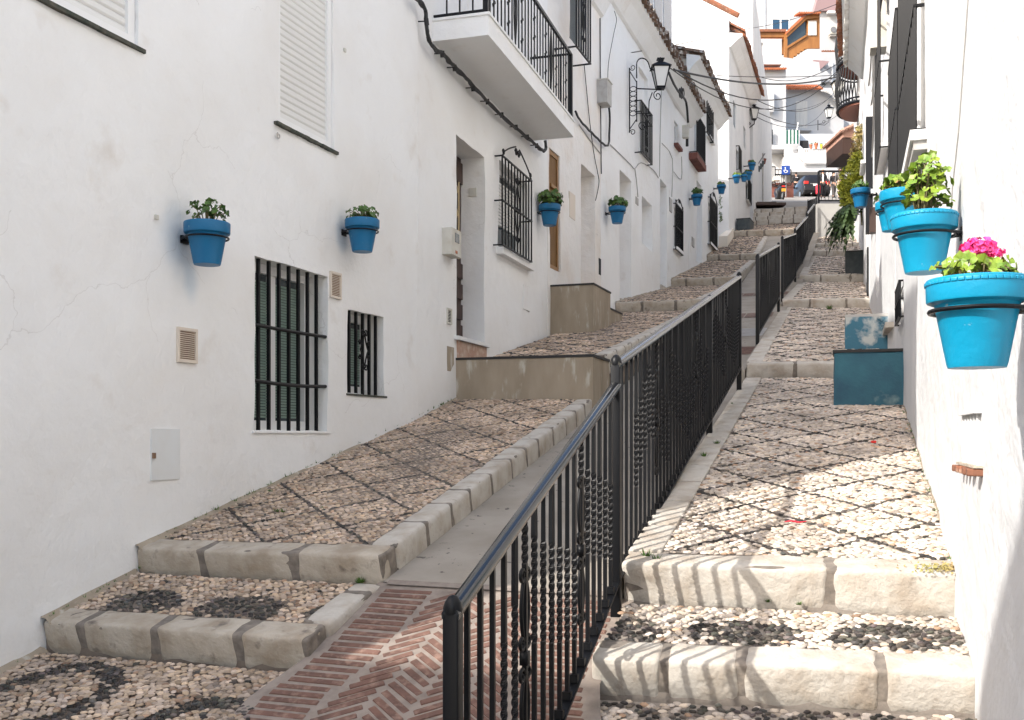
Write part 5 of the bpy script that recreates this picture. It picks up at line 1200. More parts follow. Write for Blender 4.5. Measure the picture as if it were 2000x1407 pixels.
# ------------------------------------------------------------------ potted geraniums
def leaf(mb, c, nrm, r, rnd):
    n = Vector(nrm).normalized(); x = n.orthogonal().normalized(); x.rotate(Matrix.Rotation(rnd.uniform(0, 6.28), 3, n)); y = n.cross(x); k = 11; vs = [c - n * r * .18]
    for i in range(k):
        a = 2 * math.pi * (i + .5) / k * .93 + .22; rr = r * (1 + (.14 if i % 2 else -.06) + rnd.gauss(0, .05)); vs.append(c + x * math.cos(a) * rr + y * math.sin(a) * rr + n * (r * .16 * math.sin(3 * a + 1)))
    mb.add(vs, [(0, i, i + 1) for i in range(1, k)])
def geranium(name_, px, py_rim, dia, pos, W, label, group, seed, nl, hgt, spread, lm='leaf', lean=(0, 0), flower=None, fcol='pink', lr=.034, pm='blue', blooms=1, stem_leg=False):
    """px, py_rim: where the rim centre stands in the photo; pos: world point"""
    rnd = random.Random(seed); root = empty('flower_pot', tuple(pos), label, 'flower pot', group); D = dia; h = .93 * D; x, y, z = pos
    mb = MB(); prof = [(.001, 0), (.285 * D, 0), (.30 * D, .01), (.415 * D, h * .70), (.425 * D, h * .715), (.49 * D, h * .74), (.50 * D, h * .76), (.505 * D, h * .985), (.495 * D, h), (.465 * D, h), (.455 * D, h * .97), (.40 * D, h * .80), (.001, h * .80)]
    mb.lathe(prof, (x, y, z - h), 40, cap=False)
    for k in range(40 if D * 2000 / y > 90 else 0): a = 2 * math.pi * k / 40; mb.lathe([(.012 * D, 0), (.0075 * D, .004 * D), (.001, .006 * D)], (0, 0, 0), 6)
    # (small relief dots under the rim)
    if D * 2000 / y > 90:
        mb.v = mb.v[:len(prof) * 40]; mb.f = [f for f in mb.f if max(f) < len(prof) * 40]
        for k in range(44):
            a = 2 * math.pi * k / 44; c = Vector((x + .505 * D * math.cos(a), y + .505 * D * math.sin(a), z - h * .05)); mb.stone(c, Vector((-math.sin(a), math.cos(a), 0)) * .0075, Vector((math.cos(a), math.sin(a), 0)) * .0025, Vector((0, 0, .0045)), b=.002, n=1, amp=0)
    autosmooth(mb.build('pot', pm, root), 32)
    mb = MB(); mb.lathe([(.001, .012), (.3 * D, .008), (.44 * D, 0)], (x, y, z - h * .12), 20, cap=False); mb.build('soil', 'soil', root)
    # ring bracket
    mb = MB(); zr = z - h * .36; rr = .465 * D; mb.tube([(x + rr * math.cos(t), y + rr * math.sin(t), zr) for t in [2 * math.pi * i / 36 for i in range(36)]], .0055, 6, closed=True)
    o = (Vector((x, y, 0)) - W.p).dot(W.n); s = (Vector((x, y, 0)) - W.p).dot(W.d); hub = W.P(s, zr, o - rr)
    if o - rr > .005: mb.tube([hub, W.P(s, zr, .0)], .006, 6)
    for q in (-1, 1): mb.tube([W.P(s + q * rr * .75, zr, o - rr * .66), W.P(s + q * .03, zr, .0)], .005, 6)
    a = W.P(s - .03, zr - .03, .0); W.box(mb, s - .03, s + .03, zr - .022, zr + .022, -.01, .008); mb.build('ring_bracket', 'iron', root)
    st = MB(); lf = MB(); base = Vector((x, y, z - h * .10)); heads = []
    for i in range(nl):
        t = (i + .5) / nl; a = rnd.uniform(0, 6.283); rad = spread * D * (rnd.random() ** .6) * .5
        zz = hgt * (rnd.uniform(.15, 1.0) ** .8); tip = base + Vector((math.cos(a) * rad + lean[0] * zz, math.sin(a) * rad + lean[1] * zz, .02 + zz * (1 - .35 * (rad / (spread * D * .5 + 1e-6)) ** 2)))
        nrm = Vector((math.cos(a) * .7 * rad / (.3 * D) + rnd.gauss(0, .4), math.sin(a) * .7 * rad / (.3 * D) + rnd.gauss(0, .4), rnd.uniform(.15, 1.0))); leaf(lf, tip, nrm, lr * rnd.uniform(.6, 1.25), rnd)
        if i % 3 == 0: st.tube([base + Vector((math.cos(a) * rad * .3, math.sin(a) * rad * .3, 0)), lerp(base, tip, .6) + Vector((0, 0, .02)), tip], .0028, 4)
    if stem_leg:
        for q in range(3): st.tube([base + Vector((.01 * q, 0, 0)), base + Vector((.02 - .02 * q + lean[0] * hgt * .5, 0, hgt * .45)), base + Vector((lean[0] * hgt, lean[1] * hgt, hgt * .9))], .006, 6)
    st.build('stems', 'stem', root); lf.build('leaves', lm, root)
    if flower:
        fb = MB()
        for fx, fz, fr, n in flower:
            c0 = base + Vector((fx, rnd.gauss(0, .01), fz)); fb.tube([base, lerp(base, c0, .5), c0], .003, 4)
            for i in range(n):
                d = Vector((rnd.gauss(0, 1), rnd.gauss(0, 1), rnd.gauss(0, .75))).normalized(); c = c0 + Vector((d.x * fr, d.y * fr, d.z * fr * .62))
                leaf(fb, c, d + Vector((rnd.gauss(0, .3), rnd.gauss(0, .3), .2)), fr * .34, rnd)
        fb.build('flowers', fcol, root)
    return root
def wall_pot(px, W, off):       # position on the line parallel to the wall at that distance, seen at photo column px
    s = W.s(px, off); return W.P(s, 0, off)
GR = 'blue flower pots hung on the right wall'; GL = 'blue flower pots hung along the left walls'
def gpot(px, py, wpx, W, off, label, g, **k):
    p = wall_pot(px, W, off); D = wpx * p.y / 2000; p.z = (HY - py) / 2000 * p.y; return geranium('p', px, py, D, p, W, label, g, **k)
gpot(1908, 546, 186, RW1, .122, 'blue pot with the bright pink bloom at the right edge', GR, seed=1, nl=75, hgt=.052, spread=.85, lm='leaf', flower=[(.012, .096, .034, 64), (.042, .082, .020, 22), (.040, .052, .014, 12)], lr=.015, lean=(-.2, 0))
gpot(1805, 420, 122, RW1, .132, 'blue pot with a tall leggy geranium, just above the pink one', GR, seed=2, nl=120, hgt=.23, spread=.72, lm='leaf', lr=.021, stem_leg=True, lean=(.10, .0))
gpot(1760, 374, 80, RW1, .125, 'blue pot with low lime green leaves behind the leggy geranium', GR, seed=3, nl=120, hgt=.09, spread=1.0, lm='leaf', lr=.021)
gpot(1741, 396, 60, RW1, .112, 'blue pot mostly hidden behind two others, one leaf cluster over its left rim', GR, seed=4, nl=30, hgt=.07, spread=1.2, lm='leaf', lr=.028)
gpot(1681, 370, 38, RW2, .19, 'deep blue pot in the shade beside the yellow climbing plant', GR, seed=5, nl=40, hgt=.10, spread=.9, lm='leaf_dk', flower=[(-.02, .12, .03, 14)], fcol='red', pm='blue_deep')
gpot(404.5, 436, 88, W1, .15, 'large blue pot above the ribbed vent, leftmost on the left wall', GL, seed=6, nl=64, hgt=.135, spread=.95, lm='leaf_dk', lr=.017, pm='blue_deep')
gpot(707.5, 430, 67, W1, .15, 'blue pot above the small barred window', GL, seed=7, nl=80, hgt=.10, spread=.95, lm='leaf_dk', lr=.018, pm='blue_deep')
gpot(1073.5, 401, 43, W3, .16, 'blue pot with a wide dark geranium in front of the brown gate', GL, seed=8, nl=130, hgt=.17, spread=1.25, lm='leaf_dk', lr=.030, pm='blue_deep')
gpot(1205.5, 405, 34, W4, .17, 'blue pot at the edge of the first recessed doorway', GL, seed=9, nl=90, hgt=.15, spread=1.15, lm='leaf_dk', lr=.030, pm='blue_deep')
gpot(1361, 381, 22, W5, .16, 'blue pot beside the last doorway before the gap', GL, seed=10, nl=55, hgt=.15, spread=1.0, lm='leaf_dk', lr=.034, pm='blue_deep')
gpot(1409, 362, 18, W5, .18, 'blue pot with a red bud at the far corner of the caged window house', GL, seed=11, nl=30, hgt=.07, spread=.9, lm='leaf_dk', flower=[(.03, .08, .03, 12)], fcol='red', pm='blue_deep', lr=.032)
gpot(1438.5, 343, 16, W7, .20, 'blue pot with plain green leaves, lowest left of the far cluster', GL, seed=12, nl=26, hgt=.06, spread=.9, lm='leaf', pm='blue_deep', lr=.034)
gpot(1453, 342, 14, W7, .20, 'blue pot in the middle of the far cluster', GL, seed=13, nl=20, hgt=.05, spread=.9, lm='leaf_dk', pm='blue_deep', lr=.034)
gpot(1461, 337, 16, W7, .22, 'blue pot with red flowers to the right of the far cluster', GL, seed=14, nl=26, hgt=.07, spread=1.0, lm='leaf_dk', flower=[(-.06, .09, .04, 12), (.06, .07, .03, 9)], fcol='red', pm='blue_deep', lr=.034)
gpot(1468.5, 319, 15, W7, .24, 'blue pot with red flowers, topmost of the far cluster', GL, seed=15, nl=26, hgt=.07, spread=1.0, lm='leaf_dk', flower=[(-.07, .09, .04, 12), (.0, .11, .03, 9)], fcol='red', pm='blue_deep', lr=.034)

# ------------------------------------------------------------------ climbing plant, fern, weeds
def foliage(name, vols, n, size, m, narrow=.45, droop=0, rnd=None, parent=None):
    rnd = rnd or random.Random(5); mb = MB()
    for i in range(n):
        c, r = rnd.choice(vols); d = Vector((rnd.gauss(0, 1), rnd.gauss(0, 1), rnd.gauss(0, 1))).normalized() * (rnd.random() ** .45)
        p = Vector(c) + Vector((d.x * r[0], d.y * r[1], d.z * r[2])); a = Vector((rnd.gauss(0, 1), rnd.gauss(0, 1), rnd.gauss(0, .8) - droop)).normalized() * size * rnd.uniform(.6, 1.3); b = a.cross(Vector((rnd.gauss(0, 1), rnd.gauss(0, 1), rnd.gauss(0, 1)))).normalized() * size * narrow * rnd.uniform(.6, 1.2)
        mb.add([p - a, p + b * .8, p + a, p - b * .8], [(0, 1, 2, 3)])
    return mb.build(name, m, parent)
cp = empty('climbing_plant', (6.75, 21.0, 4.2), 'tall yellow green climbing plant hanging on the right wall above the fern', 'climbing plant')
def cl(px, py, Y, rx, rz): return (tuple(at(px, py, Y)), (rx, .25, rz))
foliage('leaves', [cl(1664, 352, 20, .27, .30), cl(1674, 325, 20.2, .18, .3), cl(1656, 368, 20, .20, .20), cl(1660, 392, 20, .2, .2), cl(1680, 340, 20, .1, .4)], 2600, .055, 'leaf_yel', parent=cp)
foliage('dry_leaves', [cl(1676, 280, 20.5, .10, .42), cl(1670, 300, 20.5, .10, .2), cl(1682, 262, 20.8, .07, .2)], 700, .05, 'leaf_dry', parent=cp)
foliage('shaded_leaves', [cl(1656, 388, 20.1, .13, .16), cl(1668, 408, 20.2, .16, .16), cl(1672, 380, 20, .14, .2)], 450, .055, 'fern', parent=cp)
mb = MB(); mb.tube([at(1684, 440, 20.2), at(1678, 360, 20.3), at(1676, 300, 20.5), at(1682, 252, 20.8)], .02, 6); mb.build('stem', 'stem', cp)
fr = empty('hanging_fern', tuple(at(1662, 400, 19.3)), 'dark green fern spilling down over the grey doorstep', 'fern'); mb = MB(); rnd = random.Random(9); c0 = at(1663, 414, 19.3)
for i in range(300):
    a = rnd.uniform(-.8, math.pi + 1.3); L = rnd.uniform(.22, .56); d = Vector((-abs(math.cos(a)) * rnd.uniform(.5, 1), rnd.gauss(0, .5), math.sin(a) * .7 + .1)).normalized(); pts = []
    for k in range(9):
        t = k / 8; pts.append(c0 + Vector((rnd.gauss(0, .003), 0, 0)) + d * L * t + Vector((.0, 0, -.55 * L * t * t * 1.7)))
    for k in range(8):
        p, q = pts[k], pts[k + 1]; t_ = (q - p).normalized(); sdv = t_.cross(Vector((0, 0, 1))).normalized(); w = .045 * math.sin(math.pi * (k + 1.2) / 9.5) + .008
        for sg in (-1, 1): mb.add([p, p + sdv * sg * w + t_ * .03, q, p + t_ * .012], [(0, 1, 2, 3)])
mb.build('fronds', 'fern', fr); mb = MB(); mb.lathe([(.09, 0), (.13, .16), (.14, .17), (.12, .17)], tuple(c0 - Vector((0, 0, .17))), 14); mb.build('basket', 'planter', fr)
tr = empty('tree', tuple(at(1648, 380, 70)), 'dark green bush behind the walkers at the top right of the street', 'tree'); foliage('crown', [(tuple(at(1648, 316, 70)), (.35, .5, .55)), (tuple(at(1645, 330, 70)), (.3, .5, .4))], 500, .12, 'fern', .6, parent=tr)
mb = MB(); mb.tube([at(1648, 385, 70), at(1647, 350, 70), at(1648, 320, 70)], .05, 6, rs=[.07, .05, .03]); mb.build('trunk', 'stem', tr)
rp_ = empty('hanging_pot', tuple(at(1637, 312, 60)), 'pinkish terracotta hanging pot in front of the dark bush', 'flower pot'); mb = MB(); mb.lathe([(.10, 0), (.17, .25), (.20, .26), (.20, .34), (.16, .33)], tuple(at(1637, 312, 60)), 14); mb.build('pot', 'terracotta', rp_); foliage('flowers', [(tuple(at(1636, 300, 60)), (.14, .14, .10))], 60, .05, 'vent_frame', parent=rp_)
lp_ = empty('climbing_plant', tuple(at(1406, 420, 25.3)), 'small trailing vine on the wall under the corner pot', 'vine'); foliage('leaves', [(tuple(at(1407, 398, 25.2)), (.05, .05, .25)), (tuple(at(1407, 425, 25.2)), (.06, .05, .15))], 110, .035, 'leaf_dk', parent=lp_)
# weeds in the joints
mb = MB(); rnd = random.Random(4)
def tuft(p, n, h):
    for i in range(n):
        a = rnd.uniform(0, 6.28); r = rnd.uniform(0, h * .9); b = Vector(p) + Vector((math.cos(a) * r * .7, math.sin(a) * r * .7, 0)); t = b + Vector((math.cos(a) * h * rnd.uniform(.2, .8), math.sin(a) * h * .6, h * rnd.uniform(.3, 1))); w = Vector((-math.sin(a), math.cos(a), 0)) * h * .10
        mb.add([b - w, b + w, t], [(0, 1, 2)])
def on_plane(px, py, PP, i):     # photo pixel onto a tread
    K0, W0, K1 = (Vector(q) for q in (PP[i][0], PP[i][1], PP[i][2])); n = (W0 - K0).cross(K1 - K0); t, z = tz(px, py); d = Vector((t, 1, z)); return d * (K0.dot(n) / d.dot(n))
for px, py, PP, i, n, h in ((527, 963, LP, 2, 26, .025), (540, 1001, LP, 2, 34, .025), (553, 1002, LP, 2, 26, .025), (630, 995, LP, 2, 14, .02), (770, 850, LP, 2, 20, .02), (703, 1140, LP, 1, 60, .035), (575, 1126, LP, 1, 20, .03), (1400, 868, RP, 2, 30, .03), (1375, 893, RP, 2, 34, .035), (1262, 1088, RP, 2, 16, .04), (1282, 1093, RP, 2, 14, .03), (1500, 1178, RP, 1, 40, .02), (1560, 1183, RP, 1, 30, .02), (1345, 611, LP, 3, 70, .07), (1620, 604, RP, 3, 60, .07), (1430, 790, RP, 2, 16, .02)):
    tuft(on_plane(px, py, PP, i) + Vector((0, 0, .004)), n, h)
for PP, i, n, off in ((LP, 2, 70, .03), (LP, 1, 16, .03), (LP, 0, 22, .03), (RP, 2, 30, .02)):
    for k in range(n):
        t = rnd.random(); p = lerp(Vector(PP[i][1]), Vector(PP[i][3]), t); q = (Vector(PP[i][0]) - Vector(PP[i][1])).normalized()
        tuft(p + q * off + Vector((0, 0, .02)), 5, rnd.uniform(.01, .032))
tag(mb.build('weeds', 'grass'), 'small weeds growing in the pavement joints', 'weeds', kind='stuff')
mb = MB(); rnd = random.Random(8)
for i in range(240):      # dry leaf litter in the corner of the second right step
    p = on_plane(1868 - abs(rnd.gauss(0, 42)), 1114 + rnd.gauss(0, 4), RP, 2) + Vector((0, 0, rnd.uniform(.006, .02))); a = Vector((rnd.gauss(0, 1), rnd.gauss(0, 1), rnd.gauss(0, .5))).normalized() * rnd.uniform(.003, .008); b = a.orthogonal().normalized() * .005; mb.add([p - a, p + b, p + a, p - b], [(0, 1, 2, 3)])
tag(mb.build('leaf_litter', 'leaf_dry'), 'brown leaf litter in the corner of the right step against the white wall', 'leaf litter', kind='stuff')
p = on_plane(1556, 1028, RP, 2) + Vector((0, 0, .018)); mb = MB(); mb.tube([p + Vector((-.05, .02, .0)), p + Vector((-.02, .015, .006)), p + Vector((.01, -.005, 0)), p + Vector((.045, .0, .004))], .004, 5, rs=[.002, .005, .004, .002]); tag(mb.build('plastic_scrap', 'red_plastic'), 'small red plastic scrap lying on the sunny cobbles', 'litter')
p = on_plane(1706, 868, RP, 2) + Vector((0, 0, .015)); mb = MB(); mb.stone(p, (.016, 0, 0), (0, .012, 0), (0, 0, .008), b=.006, n=2, amp=.002); tag(mb.build('red_petal', 'redlight'), 'tiny red petal on the shaded cobbles near the blue doorstep', 'petal')

# ------------------------------------------------------------------ lanterns
def lantern_body(root, c, s, arm=None):
    """four sided lantern, c = centre of the glass bottom, s = glass height"""
    x, y, z = c; a, b = s * .42, s * .82; mb = MB(); bot = [(x - a * .5, y - a * .5, z), (x + a * .5, y - a * .5, z), (x + a * .5, y + a * .5, z), (x - a * .5, y + a * .5, z)]; top = [(x - b * .5, y - b * .5, z + s), (x + b * .5, y - b * .5, z + s), (x + b * .5, y + b * .5, z + s), (x - b * .5, y + b * .5, z + s)]
    for i in range(4): mb.tube([bot[i], top[i]], s * .028, 4); mb.tube([bot[i], bot[(i + 1) % 4]], s * .035, 4); mb.tube([top[i], top[(i + 1) % 4]], s * .035, 4)
    mb.box(x - a * .5, x + a * .5, y - a * .5, y + a * .5, z - s * .09, z)
    mb.build('frame', 'iron', root)
    mb = MB(); k = .94; mb.hexa([(x + (p[0] - x) * k, y + (p[1] - y) * k, p[2]) for p in bot] + [(x + (p[0] - x) * k, y + (p[1] - y) * k, p[2]) for p in top]); mb.build('glass', 'lamp_glass', root)
    mb = MB(); e = b * .5 + s * .10; q = s * .15; zt = z + s; mb.add([(x - e, y - e, zt), (x + e, y - e, zt), (x + e, y + e, zt), (x - e, y + e, zt), (x - q, y - q, zt + s * .28), (x + q, y - q, zt + s * .28), (x + q, y + q, zt + s * .28), (x - q, y + q, zt + s * .28)], [(3, 2, 1, 0), (4, 5, 6, 7), (0, 1, 5, 4), (1, 2, 6, 5), (2, 3, 7, 6), (3, 0, 4, 7)])
    mb.box(x - q * .8, x + q * .8, y - q * .8, y + q * .8, zt + s * .28, zt + s * .42); mb.box(x - q * 1.25, x + q * 1.25, y - q * 1.25, y + q * 1.25, zt + s * .42, zt + s * .47); mb.lathe([(s * .04, 0), (s * .02, s * .08), (.001, s * .1)], (x, y, zt + s * .47), 8); mb.build('cap', 'iron', root)
L0 = empty('street_lamp', tuple(W4.P(W4.s(1230), W4.hit(1230, 200)[1])), 'black wall lantern on a long scrolled iron bracket over the left houses', 'street lamp')
s = .31; c = at(1290, 171, 16.35); lantern_body(L0, (c.x, c.y, c.z), s)
sL = W4.s(1232, .06); up = Vector((0, 0, 1)); mb = MB(); zt = W4.hit(1226, 124, .06)[1]; zb = W4.hit(1226, 252, .06)[1]; O0, O1 = .04, .155
mb.tube([W4.P(sL, zt, O0), W4.P(sL, zb, O0)], .011, 6); mb.tube([W4.P(sL, zt - .22, O1), W4.P(sL, zb + .16, O1)], .010, 6)
n = 6
for i in range(n):
    zc = zt - .30 - (zt - zb - .56) * (i + .5) / n; rr = (zt - zb - .56) / n * .5; mb.tube([W4.P(sL, zc + rr * math.sin(t), (O0 + O1) / 2 + .052 * math.cos(t)) for t in [2 * math.pi * k / 12 for k in range(12)]], .006, 5, closed=True)
mb.tube([W4.P(sL, zt - .05, O0), W4.P(sL, zt - .24, O1)], .008, 5); mb.tube([W4.P(sL, zb + .05, O0), W4.P(sL, zb + .2, O1)], .008, 5)
for zc, sg in ((zt + .0, 1), (zb + .0, -1)): mb.tube(spiral(W4.P(sL, zc, O0 + .05), W4.n, up * sg, .05, .018, 1.2, math.pi, 14), .007, 5)
ce = c + Vector((0, 0, s * .95)); cb = c - Vector((0, 0, .04)); hub = W4.P(sL, 0, O1); dl = Vector((c.x - hub.x, c.y - hub.y, 0)); dlen = dl.length; dl.normalize(); H = lambda t, z: Vector((hub.x + dl.x * t, hub.y + dl.y * t, z))
mb.tube([H(0, ce.z - .2), H(0, ce.z + .02)] + [H(.11 - .11 * math.cos(a), ce.z + .02 + .11 * math.sin(a)) for a in [math.pi * k / 10 for k in range(1, 10)]] + [H(.24, ce.z - .02), H(dlen - .1, ce.z - .04)], .010, 6)
mb.tube([H(0, cb.z - .03), H(dlen, cb.z + .005)], .010, 6); mb.tube(spiral(H(dlen - .05, cb.z - .10), dl, up, .08, .02, 1.3, math.pi * .6, 16), .008, 5); mb.tube([H(.0, cb.z - .42), H(dlen * .5, cb.z - .40), H(dlen * .52, cb.z - .2), H(dlen * .65, cb.z - .06)], .009, 5); mb.tube(spiral(H(.10, cb.z - .62), dl, up, .085, .02, 1.3, 0, 16), .008, 5)
mb.build('bracket', 'iron', L0)
def small_lamp(px, py, Y, s, W, label, side, m='iron'):
    c = at(px, py, Y); r = empty('street_lamp', tuple(c), label, 'street lamp'); lantern_body(r, (c.x, c.y, c.z), s); mb = MB(); x = c.x + side * s * 1.3
    mb.tube([c - Vector((0, 0, s * .1)), (c.x, c.y, c.z - s * .5), (c.x + side * s * .5, c.y, c.z - s * .9), (x, c.y, c.z - s * .8)], .02, 6); mb.tube([(x, c.y, c.z - s * 1.5), (x, c.y, c.z - s * .3)], .03, 6); mb.tube(spiral((c.x + side * s * .6, c.y, c.z - s * .55), (1, 0, 0), up, s * .25, s * .08, 1.2, 0, 12), .014, 5); mb.build('bracket', m, r)
small_lamp(1473, 233, 31.8, .30, W8, 'small wall lantern below the end of the rust coloured eave', -1)
small_lamp(1619, 230, 75, .62, None, 'lantern on the corner of the far curtained house', -1)
small_lamp(1637, 187, 27.2, .34, RW5, 'lantern partly hidden behind the round balconies', 1)

# ------------------------------------------------------------------ cables
def cable(pts, r, label, m='cable', group=None, n=5):
    mb = MB(); mb.tube(pts, r, n); return tag(mb.build('cable', m), label, 'cable', group)
def smooth(pts, k=6):
    P = [Vector(p) for p in pts]; out = []
    for i in range(len(P) - 1):
        p0, p1, p2, p3 = P[max(0, i - 1)], P[i], P[i + 1], P[min(len(P) - 1, i + 2)]
        for j in range(k):
            t = j / k; out.append(.5 * ((2 * p1) + (p2 - p0) * t + (2 * p0 - 5 * p1 + 4 * p2 - p3) * t * t + (3 * p1 - p0 - 3 * p2 + p3) * t ** 3))
    return out + [P[-1]]
bc = empty('cable', tuple(W2.P(1, 3)), 'thick black cable bundle curving below the white balcony', 'cable')
path = smooth(w_pts(W2, [(806, -6), (822, 4), (831, 22), (833, 50), (838, 78), (850, 96), (866, 106), (880, 122), (892, 134), (910, 152), (928, 172), (954, 200), (982, 228), (1012, 254), (1034, 272), (1050, 286), (1060, 294)], .07), 4) + smooth(w_pts(W2, [(1062, 296), (1066, 290), (1065, 274)], .07), 4)
mb = MB(); mb.tube([p + Vector((0, 0, .004 * math.sin(i * 1.7))) for i, p in enumerate(path)], .017, 6); mb.tube([p + Vector((.01 * math.sin(i * 1.1), 0, -.012 + .008 * math.sin(i * .9))) for i, p in enumerate(path)], .011, 5); mb.build('cable_run', 'cable', bc)
for px, py in ((833, 42), (864, 105), (888, 132), (924, 172), (952, 198), (980, 224), (1008, 248), (1030, 267), (1048, 284)): mb = MB(); s_, z_ = W2.hit(px, py, .07); mb.tube([W2.P(s_ - .01, z_ + .002, 0), W2.P(s_, z_, .085)], .006, 5); mb.tube([W2.P(s_ - .008, z_ + .02, .07), W2.P(s_ + .008, z_ - .03, .07)], .022, 6); mb.build('clip', 'cable', bc)
b2 = empty('cable', tuple(W3.P(1, 4)), 'black cable bundle looping up to the grey box past the balcony', 'cable')
mb = MB(); q = w_pts(W3, [(1124, 218), (1132, 234), (1146, 250), (1160, 264), (1174, 278), (1184, 285), (1189, 280), (1190, 262), (1191, 235), (1190, 215), (1187, 203)], .05); path = smooth(q, 4); mb.tube([p + Vector((0, 0, .005 * math.sin(i * 1.9))) for i, p in enumerate(path)], .016, 6); mb.build('cable_run', 'cable', b2)
jb = empty('junction_box', tuple(W3.P(2.2, 5)), 'weathered grey junction box under the old roof corner', 'junction box'); s0, z1 = W4.hit(1179, 155, .1); z0 = W4.hit(1179, 200, .1)[1]; s1 = W4.s(1193, .1); mb = MB(); W4.box(mb, s0, s0 + .26, z0, z1, 0, .15); mb.build('box', 'grey_box', jb)
mb = MB(); W4.box(mb, s0 - .008, s0 + .27, z1 - .0, z1 + .012, 0, .165); mb.build('lid', 'meter', jb)
cable(smooth(w_pts(W4, [(1187, 155), (1189, 120), (1198, 70), (1204, 40), (1200, 22)], .05)), .005, 'thin cable hanging from the old roof corner to the grey box')
cable(w_pts(W3, [(1172, 36), (1172.5, 150), (1174, 300), (1174.5, 340)], .015), .008, 'thin black cable running straight down the wall seam')
cable(smooth(w_pts(W3, [(1141, 128), (1146, 180), (1152, 240), (1160, 300), (1167, 336), (1170, 356), (1166, 380), (1163, 392)], .02)), .006, 'loose black wire dangling beside the recessed doorway')
for k, pts in enumerate(([(1192, 283), (1210, 300), (1232, 322), (1240, 330), (1252, 318), (1276, 332), (1286, 348)], [(1240, 330), (1243, 352), (1246, 385)], [(1292, 178), (1290, 240), (1288, 345)], [(1293, 280), (1313, 310), (1312, 385)], [(1131, 244), (1154, 276), (1174, 302)], [(1331, 306), (1331, 350), (1316, 336)])):
    cable(smooth(w_pts(W4, pts, .012), 3), .008, 'pale conduit running between the doors of the long white house', 'cable_grey', 'pale conduits on the long white house')
bb = empty('cable', tuple(W4.P(5, 5)), 'tangled black cable joint and white splice box under the long eave', 'cable'); mb = MB(); mb.tube(smooth(w_pts(W4, [(1306, 142), (1318, 168), (1330, 186), (1340, 200), (1344, 240)], .30), 4), .022, 6); rnd = random.Random(2)
for i in range(5): cc = W4.P(*W4.hit(1330 + rnd.gauss(0, 2), 184 + rnd.gauss(0, 3), .3), .3); mb.tube(spiral(cc, W4.d, up, .09, .07, 1.5, i, 14), .009, 4)
mb.build('cable_run', 'cable', bb); mb = MB(); s_, z_ = W4.hit(1342, 244, .2); W4.box(mb, s_, s_ + .12, z_ - .24, z_, .1, .22); mb.build('splice_box', 'meter', bb); mb = MB(); mb.tube(w_pts(W4, [(1342, 264), (1342, 286)], .16), .03, 6); mb.build('tail', 'cable', bb)
def span(a, b, sag, r, label, m='cable'):
    a, b = Vector(a), Vector(b); cable([lerp(a, b, t) - Vector((0, 0, sag * 4 * t * (1 - t))) for t in [i / 18 for i in range(19)]], r, label, m, 'overhead cables crossing the street')
GL_ = 'thin black cable crossing over the street'
span(at(1221, 105, 16.2), at(1447, 56, 27.0), .05, .007, 'straight cable from the lantern wall up to the rust coloured eave')
span(at(1316, 137, 16.8), at(1652, 145, 27), .25, .018, GL_); span(at(1316, 135, 16.8), at(1655, 120, 27), .75, .012, GL_); span(at(1310, 134, 16.6), at(1655, 118, 27), .95, .009, GL_); span(at(1400, 148, 24.5), at(1650, 146, 27), .05, .009, GL_); span(at(1464, 142, 31), at(1660, 108, 28), .45, .010, GL_)
span(at(1464, 188, 32), at(1632, 178, 60), .8, .016, GL_); span(at(1465, 208, 32.5), at(1636, 180, 60), .5, .014, GL_); span(at(1482, 221, 33), at(1640, 222, 60), .55, .014, GL_); span(at(1478, 229, 33), at(1620, 200, 70), .9, .012, GL_)
span(at(1455, 57, 30), at(1655, 0, 23), .1, .008, 'cable rising to the top of the right tiled eave')

# ------------------------------------------------------------------ people
def skin_obj(name, joints, bones, m, parent, lvl=1):
    """one continuous surface grown over a jointed skeleton: joints {k:(pos,radius)}"""
    ks = list(joints); me = bpy.data.meshes.new(name); off = wloc(parent); me.from_pydata([tuple(Vector(joints[k][0]) - off) for k in ks], [(ks.index(a), ks.index(b)) for a, b in bones], []); me.materials.append(M[m]); me.update()
    o = bpy.data.objects.new(name, me); COL.objects.link(o); o.parent = parent; md = o.modifiers.new('skin', 'SKIN'); md.use_smooth_shade = True
    if not me.skin_vertices: 
        bpy.context.view_layer.objects.active = o
    sv = me.skin_vertices[0].data
    for i, k in enumerate(ks): r = joints[k][1]; sv[i].radius = (r, r) if not isinstance(r, tuple) else r; sv[i].use_root = (i == 0)
    ss_ = o.modifiers.new('sub', 'SUBSURF'); ss_.levels = lvl; ss_.render_levels = lvl; return o
